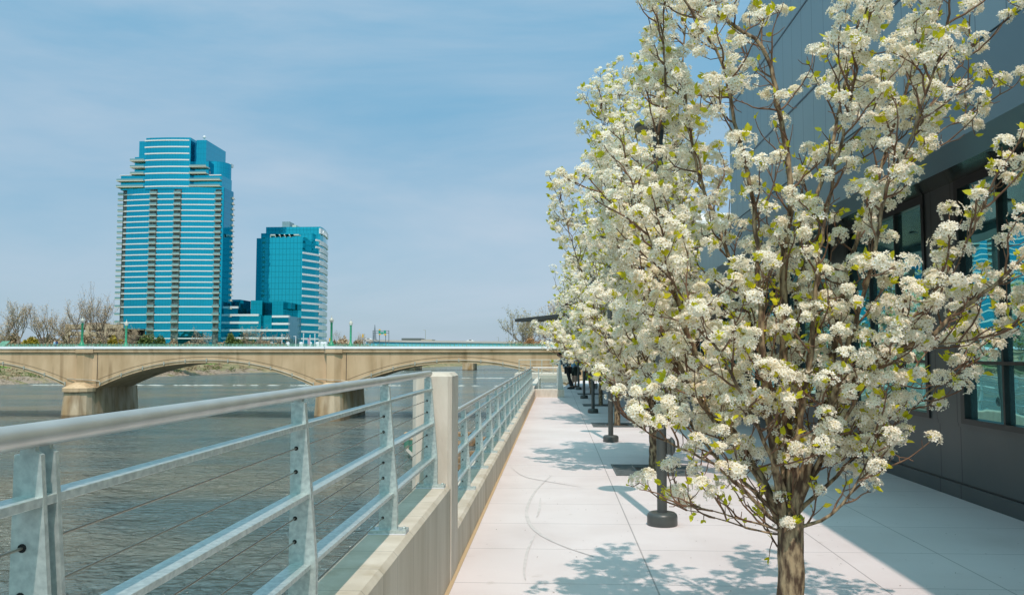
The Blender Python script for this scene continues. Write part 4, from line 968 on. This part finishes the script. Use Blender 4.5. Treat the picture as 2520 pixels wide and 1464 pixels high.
#@@PART4
# ================================================================== FLOWERING PEAR TREES
def petal_mat():
    m = mat('pear_petal', (.96, .91, .79), .65, c2=(.97, .945, .87), scale=9, spec=.2)
    t = m.node_tree; b = t.nodes['Principled BSDF']; o = t.nodes['Material Output']
    tr = t.nodes.new('ShaderNodeBsdfTranslucent'); tr.inputs['Color'].default_value = (.98, .92, .76, 1); mxs = t.nodes.new('ShaderNodeMixShader'); mxs.inputs['Fac'].default_value = .45
    t.links.new(b.outputs[0], mxs.inputs[1]); t.links.new(tr.outputs[0], mxs.inputs[2]); t.links.new(mxs.outputs[0], o.inputs['Surface']); return m
M_petal = petal_mat()
M_stamen = mat('stamen_brown', (.36, .20, .07), .8, c2=(.52, .42, .12), scale=40)
def leaf_mat():
    m = mat('young_leaf', (.44, .45, .010), .5, c2=(.76, .66, .02), scale=14)
    t = m.node_tree; b = t.nodes['Principled BSDF']; o = t.nodes['Material Output']
    tr = t.nodes.new('ShaderNodeBsdfTranslucent'); tr.inputs['Color'].default_value = (.75, .74, .03, 1); mxs = t.nodes.new('ShaderNodeMixShader'); mxs.inputs['Fac'].default_value = .4
    t.links.new(b.outputs[0], mxs.inputs[1]); t.links.new(tr.outputs[0], mxs.inputs[2]); t.links.new(mxs.outputs[0], o.inputs['Surface']); return m
M_leaf = leaf_mat()
M_pearbark = mat('pear_bark', (.075, .045, .026), .9, c2=(.36, .27, .16), scale=24, bump=1, bscale=26, stretch=(1.6, 1.6, .55), detail=9, lo=.42, hi=.62, bdist=.012)
M_twig = mat('pear_twig', (.13, .065, .035), .8, c2=(.22, .13, .08), scale=12)

def basis(n, g):
    a = unit(np.cross(n, unit(g.normal(size=n.shape)))); return a, np.cross(n, a)
def florets(c, n, s, g, detail):
    """c centres, n normals, s sizes"""
    N = len(c); a, b_ = basis(n, g); out_ = []
    if detail:
        tmpl = [(.10, 0), (.50, -.30), (.88, -.30), (1.0, 0), (.88, .30), (.50, .30)]; k5 = 6
    else:
        tmpl = [(.05, 0), (.65, -.38), (1.0, 0), (.65, .38)]; k5 = 4
    V = []
    for p in range(5):
        th = 2*np.pi*p/5; ca, sa = math.cos(th), math.sin(th)
        for r, w in tmpl:
            x, y = r*ca-w*sa, r*sa+w*ca; z = .28*r*r+g.uniform(-.08, .08, N)*r
            V.append(c+(a*x+b_*y+n*z[:, None])*s[:, None])
    V = np.stack(V, 1).reshape(-1, 3); Fc = np.arange(N*5*k5).reshape(-1, k5)
    # centre
    nn = 6 if detail else 4; U = []
    for p in range(nn):
        th = 2*np.pi*p/nn; U.append(c+(a*math.cos(th)*(.21 if detail else .17)+b_*math.sin(th)*(.21 if detail else .17)+n*.14)*s[:, None])
    U = np.stack(U, 1).reshape(-1, 3); G = np.arange(N*nn).reshape(-1, nn)
    return V, Fc, U, G
def leaves(c, d, s, g):
    N = len(c); n = unit(np.cross(d, g.normal(size=(N, 3)))); w = np.cross(d, n)
    V = [c, c+(d*.35+w*.32+n*.08)*s[:, None], c+(d*.75+w*.22+n*.10)*s[:, None], c+(d*1.08+n*.02)*s[:, None], c+(d*.75-w*.22+n*.10)*s[:, None], c+(d*.35-w*.32+n*.08)*s[:, None]]
    return np.stack(V, 1).reshape(-1, 3), np.arange(N*6).reshape(-1, 6)

def blossom_tree(name, label, base, limbs, seed, dens, sec_len, fl_size, n_fl, detail, cl_r, keep, zmin, leaf_n, group, sec_step=.075, twig_step=.05, sides=8, mind=.07, gapf=7.):
    g = np.random.default_rng(seed); rt = empty(name, base, label, 'tree', group)
    axis = np.array(base, float); thick = []; thin = []; CC = []; CN = []; LC = []; LD = []
    for pts, r0, r1 in limbs:
        p = np.array(pts, float); seg = np.linalg.norm(np.diff(p, axis=0), axis=1); t_ = np.concatenate([[0], np.cumsum(seg)]); Lm = t_[-1]; n = max(6, int(Lm/.06))
        r0, r1 = (r0*.74, r1*.74) if r0 < .05 else (r0, r1); tt = np.linspace(0, Lm, n)
        q = np.stack([np.interp(tt, t_, p[:, k]) for k in range(3)], 1)
        for _ in range(3): q[1:-1] = (q[:-2]+q[1:-1]*2+q[2:])/4
        q[1:-1] += g.normal(size=(n-2, 3))*.0035*(Lm/ max(n, 1)/.06)
        thick.append((q, np.interp(np.linspace(0, 1, n)**.6, [0, 1], [r0, r1])))
        T = unit(np.gradient(q, axis=0)); s = Lm*.16
        ends = [(q[-1], T[-1], True)]
        while s < Lm:
            i = min(n-1, int(s/Lm*n)); s += sec_step*g.uniform(.5, 1.5)
            if q[i, 2] < zmin: continue
            rad = q[i]-axis; rad[2] = 0; rl = np.linalg.norm(rad); rad = unit(rad+g.normal(size=3)*.35*np.array([1, 1, 0])+1e-4)
            side = unit(g.normal(size=3)*np.array([1, 1, .2]))
            ends.append((q[i], unit(T[i]*.45+rad*.5+side*.8+np.array([0, 0, .15])), False))
        for p0, d0, tip in ends:
            Ls = sec_len*g.uniform(.35, 1.15); n2 = 9; pp = [p0]; d = d0.copy()
            for k in range(n2):
                d = unit(d+g.normal(size=3)*.16+np.array([0, 0, .09])); pp.append(pp[-1]+d*Ls/n2)
            pp = np.array(pp); rr = max(.0035, sec_len*.016); thin.append((pp, np.linspace(rr, rr*.4, n2+1)))
            T2 = unit(np.gradient(pp, axis=0)); s2 = Ls*.22
            spots = [(pp[-1], T2[-1])]
            while s2 < Ls:
                i = min(n2, int(s2/Ls*(n2+1))); s2 += twig_step*g.uniform(.6, 1.5); d = unit(T2[i]*.5+g.normal(size=3)*.8+np.array([0, 0, .2])); lt = g.uniform(.25, 1)*sec_len*.33
                p1 = pp[i]+d*lt*.55+g.normal(size=3)*lt*.08; p2 = p1+unit(d+np.array([0, 0, .5]))*lt*.45
                thin.append((np.array([pp[i], p1, p2]), np.array([rr*.5, rr*.4, rr*.3]))); spots.append((p2, unit(p2-p1)))
            for p_, d_ in spots:
                if keep(p_, g):
                    CC.append(p_); CN.append(unit(d_*.5+np.array([0, 0, .55])+g.normal(size=3)*.3+unit((p_-axis)*np.array([1, 1, 0]))*.25))
                elif g.random() < .5:
                    for _ in range(2): LC.append(p_); LD.append(unit(g.normal(size=3)*.6+d_))
    v, f = tubes_np(thick, sides+4); np_mesh('trunk', [(v, f, 0)], [M_pearbark], rt, smooth=True)
    v, f = tubes_np(thin, 4 if detail else 3); np_mesh('branches', [(v, f, 0)], [M_twig], rt)
    CC = np.array(CC); CN = np.array(CN); ph = g.uniform(0, 6.28, 9); fq = gapf
    val = np.sin(CC[:, 0]*fq+ph[0])*np.sin(CC[:, 1]*fq+ph[1])*np.sin(CC[:, 2]*fq+ph[2])+.6*np.sin(CC[:, 0]*fq*1.9+CC[:, 2]*fq*1.3+ph[3])*np.sin(CC[:, 1]*fq*1.7+ph[4])
    order = np.argsort(-(val+g.normal(size=len(CC))*.45)); sel = []; cell = {}
    for i in order:
        key = tuple((CC[i]/mind).astype(int)); ok = True
        for dx in (-1, 0, 1):
            for dy in (-1, 0, 1):
                for dz in (-1, 0, 1):
                    for j in cell.get((key[0]+dx, key[1]+dy, key[2]+dz), ()):
                        if np.sum((CC[i]-CC[j])**2) < mind*mind: ok = False; break
                    if not ok: break
                if not ok: break
            if not ok: break
        if ok: sel.append(i); cell.setdefault(key, []).append(i)
    sel = sel[:int(len(sel)*dens)]; CC = CC[sel]; CN = CN[sel]; N = len(CC); print(name, 'clusters', N)
    for p_, nn_ in zip(CC, CN):
        m_ = g.integers(1, leaf_n+5); side = unit(g.normal(size=3)*np.array([1, 1, .3]))
        for _ in range(m_): LC.append(p_+side*cl_r*g.uniform(.5, .9)+g.normal(size=3)*.004+nn_*cl_r*.5); LD.append(unit(g.normal(size=3)*.6+side+nn_*.8))
    k = n_fl; idx = np.repeat(np.arange(N), k); d = unit(g.normal(size=(N*k, 3))+CN[idx]*.9); R_ = cl_r*g.uniform(.6, 1.25, N)[idx]
    c = CC[idx]+d*R_[:, None]*g.uniform(.55, 1.08, N*k)[:, None]*np.array([1.1, 1.1, .85])+CN[idx]*cl_r*.3; n = unit(d+CN[idx]*.35+g.normal(size=(N*k, 3))*.18)
    V, Fc, U, G = florets(c, n, fl_size*g.uniform(.8, 1.15, N*k), g, detail)
    np_mesh('blossom', [(V, Fc, 0), (U, G, 1)], [M_petal, M_stamen], rt)
    LC = np.array(LC); LD = np.array(LD); V, Fl = leaves(LC, LD, fl_size*g.uniform(1.3, 3.3, len(LC)), g); np_mesh('leaves', [(V, Fl, 0)], [M_leaf], rt)
    return rt

def PL(ps, dy, Y0=TY[0]):   # limb from frame points; dy = offsets in depth along the limb
    out_ = []
    for i, (x, y) in enumerate(ps):
        Y = Y0+dy*i/(len(ps)-1)
        out_.append(tuple(A(x, y, Y)))
    return out_
Tb = (TX[0], TY[0], 0)
tb = A(1944, 1464, TY[0]); f0 = A(1946, 1310, TY[0])
limbs = [([(tb.x-.005, TY[0], -.02), (tb.x-.004, TY[0], .08), tuple(tb), tuple(A(1946, 1380, TY[0])), tuple(f0), tuple(A(1948, 1270, TY[0]))], .072, .062),
 (PL([(1948, 1300), (1950, 1180), (1935, 1000), (1930, 850), (1925, 700), (1940, 550), (1950, 484), (1938, 383), (1918, 282), (1906, 194), (1885, 120), (1857, 93), (1789, 52), (1736, 20), (1700, -80)], .10), .045, .010),
 (PL([(1940, 1310), (1919, 1285), (1880, 1181), (1830, 1110), (1784, 1040), (1735, 950), (1700, 840), (1660, 720), (1625, 600), (1612, 480), (1620, 330), (1640, 200), (1625, 60)], .35), .036, .007),
 (PL([(1942, 1300), (1916, 1240), (1912, 1148), (1886, 1017), (1872, 800), (1857, 524), (1833, 387), (1801, 274), (1781, 161), (1752, 105), (1700, 30), (1650, -60)], -.25), .034, .007),
 (PL([(1950, 1290), (1968, 1168), (2010, 1080), (2030, 1017), (2051, 975), (2120, 905), (2204, 862), (2301, 830), (2374, 741), (2434, 721), (2520, 632), (2600, 560)], -.35), .036, .008),
 (PL([(1952, 1280), (1990, 1150), (2030, 1000), (2059, 822), (2083, 661), (2112, 580), (2160, 450), (2190, 330), (2240, 200), (2300, 60)], .25), .032, .007),
 (PL([(1950, 1270), (1965, 1100), (1962, 903), (1955, 741), (1990, 600), (2010, 480), (2050, 350), (2080, 200), (2110, 60), (2140, -80)], .5), .030, .008),
 (PL([(1955, 1270), (2000, 1120), (2060, 950), (2110, 780), (2150, 640), (2180, 444), (2241, 343), (2301, 173), (2330, 60)], -.6), .028, .006),
 (PL([(1945, 1275), (1925, 1120), (1900, 960), (1850, 800), (1800, 650), (1750, 520), (1710, 400), (1690, 280), (1680, 150), (1690, 20)], .6), .028, .006),
 (PL([(1948, 1260), (1965, 1060), (2000, 850), (2010, 640), (2050, 440), (2090, 260), (2120, 100), (2150, -60)], -.45), .028, .006),
 (PL([(1938, 1300), (1890, 1270), (1810, 1180), (1740, 1125), (1660, 1100), (1590, 1065), (1540, 1020)], -.3), .018, .004),
 (PL([(1940, 1310), (1870, 1290), (1800, 1275), (1750, 1250), (1690, 1245)], -.2), .010, .003),
 (PL([(1938, 1315), (1860, 1310), (1810, 1290), (1750, 1262), (1690, 1255)], .2), .009, .003),
 (PL([(1940, 1300), (1850, 1200), (1750, 1120), (1680, 1010), (1600, 920), (1560, 820)], .55), .020, .004),
 (PL([(1952, 1300), (1990, 1295), (2040, 1280), (2090, 1230), (2130, 1160), (2150, 1090)], -.15), .016, .004),
 (PL([(1955, 1270), (2030, 1200), (2110, 1110), (2200, 1050), (2290, 960), (2360, 900)], .3), .018, .004),
 (PL([(1955, 1260), (2040, 1100), (2130, 1020), (2210, 960), (2280, 870), (2330, 780)], .6), .018, .004),
 (PL([(1955, 1240), (2060, 1060), (2160, 900), (2250, 780), (2340, 660), (2400, 560), (2430, 480)], -.5), .018, .004),
 (PL([(1945, 1250), (1880, 1080), (1790, 900), (1700, 760), (1620, 640), (1570, 520)], -.5), .020, .004),
 (PL([(1940, 1290), (1850, 1150), (1740, 1010), (1650, 860), (1590, 700), (1560, 540), (1545, 420)], .1), .020, .004),
 (PL([(1760, 1040), (1680, 930), (1620, 800), (1570, 650), (1540, 560)], .3), .014, .004),
 (PL([(2204, 862), (2280, 840), (2360, 850), (2440, 830), (2500, 790)], -.15), .009, .003),
 (PL([(2240, 343), (2290, 260), (2350, 180), (2385, 120)], .1), .007, .003),
 (PL([(2160, 450), (2230, 400), (2300, 330), (2370, 290)], .1), .008, .003)]
def keep1(p, g):
    z = p[2]; r = math.hypot(p[0]-TX[0], p[1]-TY[0])
    if z < .72: return g.random() < .04
    if z < 1.0: return g.random() < .2
    if z < 1.2: return g.random() < .6
    if r < .32 and z > 1.9: return g.random() < .30
    if r < .2: return g.random() < .35
    if p[0]-TX[0] > .6: return g.random() < .6
    pr = .45+.6*min(1, r/.5)
    return g.random() < min(1, pr)
GB = 'white-flowering pear trees in a row along the promenade'
blossom_tree('flowering_tree', 'nearest flowering pear tree with brown trunk and dense white blossom, right foreground', Tb, limbs, 3, .93, .34, .0145, 40, True, .046, keep1, .55, 3, GB, sec_step=.075, twig_step=.05, sides=10, mind=.060, gapf=7.)

def auto_limbs(base, H, Rr, seed, n=13):
    g = np.random.default_rng(seed); b0 = np.array(base, float); out_ = [([tuple(b0), tuple(b0+[0, 0, .35]), tuple(b0+[.01, 0, .75])], .075, .065)]
    for k in range(n):
        th = 2.4*k+g.uniform(-.3, .3); u = k/(n-1); rr = Rr*(.25+.75*((u*1.0) % 1)); z0_ = .62+.25*g.random(); hh = H*(1.02-.45*u**1.5); pts = []
        for i in range(9):
            w = i/8; rad = rr*w**(.75+.2*(1-u)); pts.append((b0[0]+math.cos(th)*rad*(.45 if math.cos(th) > 0 else 1.0), b0[1]+math.sin(th)*rad, z0_+(hh-z0_)*w**(1.0+.25*u)))
        out_.append((pts, .045-.02*u, .006))
    for k in range(9):
        th = 2.4*k+.7; pts = []; rr = Rr*g.uniform(.74, .90); zt_ = g.uniform(1.5, 2.9)
        for i in range(7): w = i/6; pts.append((b0[0]+math.cos(th)*rr*w, b0[1]+math.sin(th)*rr*w, .75+(zt_-.75)*w))
        out_.append((pts, .02, .005))
    return out_
def keep2(p, g): return p[2] > .85 or g.random() < .2
b2 = (TX[1], TY[1], 0)
blossom_tree('flowering_tree', 'second flowering pear tree, widest mass of white blossom left of the nearest tree', b2, auto_limbs(b2, 5.3, 1.62, 21), 22, .98, .50, .023, 24, False, .066, keep2, .8, 2, GB, sec_step=.085, twig_step=.065, sides=4, mind=.078, gapf=4.)
b3 = (TX[2], TY[2], 0)
t3 = blossom_tree('flowering_tree', 'third flowering pear tree, behind the second lamp post', b3, auto_limbs(b3, 5.2, 1.4, 31, 11), 32, .95, .55, .030, 12, False, .078, keep2, .8, 1, GB, sec_step=.13, twig_step=.10, sides=3, mind=.10, gapf=4.)
register(t3)
for i, lab in ((3, 'fourth flowering pear tree, slim trunk in the shade near the people'), (4, 'farthest flowering pear tree at the end of the row')):
    o = copy_tree(t3); o.location = (TX[i], TY[i], 0); o.rotation_euler = (0, 0, 1.9*i); o['label'] = lab; o.scale = (.95, .95, 1.0)
# pale blossom tree seen beyond the canopy
o = copy_tree(t3); o.location = (A(1352, 850, 60).x+1.6, 60, 0); o.rotation_euler = (0, 0, .8); o['label'] = 'pale blossoming tree beyond the canopy at the far end'; o.scale = (1.15, 1.15, 1.2); o['group'] = GB
#@@PART5
# ================================================================== PEOPLE
M_skin = mat('skin', (.50, .30, .21), .6); M_hair = mat('dark_hair', (.02, .014, .01), .6)
def skinmesh(name, verts, edges, mt, parent, sub=2, root=0):
    me = bpy.data.meshes.new(name); o = bpy.data.objects.new(name, me); C.objects.link(o); org = wpos(parent)
    me.from_pydata([tuple(Vector(v[:3])) for v in verts], edges, []); me.materials.append(mt)
    sm = o.modifiers.new('skin', 'SKIN'); sm.use_smooth_shade = True
    if not me.skin_vertices: 
        pass
    for i, v in enumerate(verts):
        me.skin_vertices[0].data[i].radius = (v[3], v[4] if len(v) > 4 else v[3]); me.skin_vertices[0].data[i].use_root = (i == root)
    sb = o.modifiers.new('sub', 'SUBSURF'); sb.levels = sub; sb.render_levels = sub; o.parent = parent; return o
def person(loc, rz, label, joints, mats, shorts=False, sc=1.0, pants_len=1.0, extra=None):
    """joints: dict of local points (facing +x). mats: shirt, trousers, shoes, hair"""
    J = {k: Vector(v) for k, v in joints.items()}
    rt = empty('person', loc, label, 'person'); rt.rotation_euler = (0, 0, rz); rt.scale = (sc,)*3
    V = []; E = []
    def add(p, r, r2=None): V.append((p.x, p.y, p.z, r, r2 or r)); return len(V)-1
    pel = add(J['pelvis'], .12, .15); ch = add(J['chest'], .12, .17); nk = add(J['neck'], .055); hd0 = add(J['head']-(J['head']-J['neck'])*.35, .075, .07); hd = add(J['head'], .10, .085); ht_ = add(J['head']+(J['head']-J['neck']).normalized()*.09, .075, .07)
    E += [(pel, ch), (ch, nk), (nk, hd0), (hd0, hd), (hd, ht_)]
    for s_ in 'lr':
        sh = add(J['sh'+s_], .06); el = add(J['el'+s_], .042); wr = add(J['wr'+s_], .028); hn = add(J['wr'+s_]+(J['wr'+s_]-J['el'+s_]).normalized()*.08, .032, .018)
        E += [(ch, sh), (sh, el), (el, wr), (wr, hn)]
        hdir = (J['wr'+s_]-J['el'+s_]).normalized(); sd = hdir.cross(Vector((1, .1, 0))).normalized()
        for k in range(4):
            b0 = V[hn][:3]; off = sd*(.018*(k-1.5)); f1 = add(Vector(b0)+off+hdir*.03, .009); f2 = add(Vector(b0)+off*1.1+hdir*(.08-.006*abs(k-1.5)), .007); E += [(hn, f1), (f1, f2)]
        th = add(Vector(V[wr][:3])+sd*.04+hdir*.06, .010); E.append((wr, th))
        hp = add(J['hip'+s_], .085); kn = add(J['kn'+s_], .06); ca = add(J['kn'+s_]*.6+J['an'+s_]*.4, .058); an = add(J['an'+s_], .04); to = add(J['an'+s_]+Vector((.13, 0, -.04)), .035)
        E += [(pel, hp), (hp, kn), (kn, ca), (ca, an), (an, to)]
    # face: nose and ears
    hv = V[hd][:3]; no = add(Vector(hv)+Vector((.115, 0, -.01)), .014); E.append((hd, no))
    for s_ in (-1, 1): ea = add(Vector(hv)+Vector((0, .095*s_, 0)), .014); E.append((hd, ea))
    skinmesh('body', V, E, M_skin, rt)
    def cloth(name, chain, mt):
        V.clear(); EE = []
        for link in chain:
            pv = None
            for p, r, *r2 in link:
                q = None
                for i, vv in enumerate(V):
                    if (Vector(vv[:3])-p).length < 1e-4: q = i
                if q is None: q = add(p, r, r2[0] if r2 else None)
                if pv is not None: EE.append((pv, q))
                pv = q
        skinmesh(name, V, EE, mt, rt)
    sp = J['pelvis']-Vector((0, 0, .04)); sl = .75
    cloth('shirt', [[(sp, .145, .175), (J['pelvis']*.5+J['chest']*.5, .14, .175), (J['chest'], .145, .19), (J['chest']*.45+J['neck']*.55, .09)]]+[[(J['chest'], .145, .19), (J['sh'+s_], .078), (J['sh'+s_]*(1-sl)+J['el'+s_]*sl if mats.get('short') else J['el'+s_], .062), ]+([] if mats.get('short') else [(J['wr'+s_], .042)]) for s_ in 'lr'], mats['shirt'])
    ends = {}
    for s_ in 'lr': ends[s_] = J['hip'+s_]*.12+J['kn'+s_]*.88 if shorts else J['an'+s_]+Vector((0, 0, .03))
    cloth('trousers', [[(J['pelvis'], .135, .165), (J['hip'+s_], .105), (J['kn'+s_]*.9+J['hip'+s_]*.1 if not shorts else ends[s_], .085 if shorts else .076)]+([] if shorts else [(ends[s_], .060)]) for s_ in 'lr'], mats['trousers'])
    for s_ in 'lr':
        a_ = J['an'+s_]; b_ = Vector((a_.x, a_.y, 0))
        MB().add([(a_.x-.09, a_.y-.045, .0), (a_.x+.17, a_.y-.04, 0), (a_.x+.19, a_.y, 0), (a_.x+.17, a_.y+.04, 0), (a_.x-.09, a_.y+.045, 0), (a_.x-.08, a_.y-.042, .10), (a_.x+.04, a_.y-.042, .10), (a_.x+.15, a_.y-.03, .055), (a_.x+.15, a_.y+.03, .055), (a_.x+.04, a_.y+.042, .10), (a_.x-.08, a_.y+.042, .10)],
                 [(0, 1, 7, 6, 5), (1, 2, 7), (2, 8, 7), (2, 3, 8), (3, 4, 10, 9, 8), (4, 0, 5, 10), (5, 6, 9, 10), (6, 7, 8, 9), (4, 3, 2, 1, 0)]).build2('shoe', mats['shoes'], rt)
    h = J['head']; up = (J['head']-J['neck']).normalized(); c_ = h+up*.055-Vector((.022, 0, 0))
    MB().lathe((0, 0, 0), [(.055, -.06), (.095, -.03), (.108, .02), (.10, .06), (.07, .095), (.02, .11)], 12).build2('hair', mats['hair'], rt, off=c_)
    return rt
def _build2(s, name, mt, parent, off=Vector((0, 0, 0))):
    me = bpy.data.meshes.new(name); o = bpy.data.objects.new(name, me); C.objects.link(o); me.from_pydata([tuple(Vector(v)+off) for v in s.v], [], s.f); me.materials.append(mt); me.update(); o.parent = parent; return o
MB.build2 = _build2
M_plaid = mat('plaid_flannel', (.02, .035, .05), .85)
def plaid(m):
    t = m.node_tree; b = t.nodes['Principled BSDF']; ck = t.nodes.new('ShaderNodeTexChecker'); ck.inputs['Scale'].default_value = 11; ck.inputs['Color1'].default_value = (.02, .05, .07, 1); ck.inputs['Color2'].default_value = (.62, .64, .66, 1)
    tcn = t.nodes.new('ShaderNodeTexCoord'); t.links.new(tcn.outputs['Object'], ck.inputs['Vector']); t.links.new(ck.outputs['Color'], b.inputs['Base Color'])
plaid(M_plaid)
J1 = dict(pelvis=(0, 0, .88), chest=(.14, .0, 1.22), neck=(.26, 0, 1.38), head=(.36, 0, 1.47), shl=(.18, .17, 1.31), shr=(.18, -.17, 1.31), ell=(.36, .20, 1.08), elr=(.36, -.20, 1.08), wrl=(.55, .10, 1.10), wrr=(.55, -.10, 1.10),
          hipl=(-.02, .10, .84), hipr=(-.02, -.10, .84), knl=(-.10, .11, .46), knr=(-.04, -.12, .46), anl=(-.26, .12, .08), anr=(-.12, -.12, .08))
q = GZ(1397, 957); person((q.x, q.y, 0), R(165), 'person in black and white plaid shirt and black trousers leaning forward on the railing', J1, dict(shirt=M_plaid, trousers=mat('black_trousers', (.012, .012, .014), .8), shoes=M_hole, hair=M_hair), sc=1.04)
J2 = dict(pelvis=(0, 0, .92), chest=(.02, 0, 1.27), neck=(.04, 0, 1.46), head=(.07, 0, 1.60), shl=(.02, .19, 1.38), shr=(.02, -.19, 1.38), ell=(.04, .24, 1.10), elr=(.06, -.24, 1.10), wrl=(.20, .20, .95), wrr=(.22, -.2, .96),
          hipl=(0, .10, .87), hipr=(0, -.10, .87), knl=(.03, .12, .48), knr=(-.02, -.13, .48), anl=(.02, .14, .08), anr=(-.05, -.15, .08))
q = GZ(1413, 953); person((q.x, q.y, 0), R(40), 'person in light blue shirt and dark green shorts standing with back to camera', J2, dict(shirt=mat('blue_shirt', (.22, .42, .58), .85), trousers=mat('green_shorts', (.02, .035, .025), .85), shoes=mat('brown_shoes', (.12, .07, .045), .8), hair=M_hair, short=True), shorts=True)
q = GZ(1444, 954.5); person((q.x, q.y, 0), R(100), 'person in rust-coloured trousers mostly hidden behind the lamp post and blossom', J2, dict(shirt=mat('pale_shirt', (.55, .58, .66), .85), trousers=mat('rust_trousers', (.42, .17, .07), .85), shoes=mat('tan_shoes', (.4, .25, .15), .8), hair=M_hair))
q = A(136.5*1.0, 850, YB+1.2); zdk = zcop1-.75
q = A(136, 850, YB+1.3)
person((q.x, YB+1.3, zdk), R(175), 'walker in light blue top with dark backpack on the bridge beside the green lamp', J2, dict(shirt=mat('sky_top', (.35, .55, .68), .85), trousers=mat('grey_trousers', (.1, .1, .12), .8), shoes=M_hole, hair=M_hair))
w = bpy.data.objects['person.003'] if 'person.003' in bpy.data.objects else None
if w: MB().prism([(-.30, -.14), (-.13, -.16), (-.13, .16), (-.30, .14)], 1.0, 1.42).build2('backpack', mat('backpack_navy', (.02, .04, .12), .8), w)
print('all done', len(bpy.data.objects))
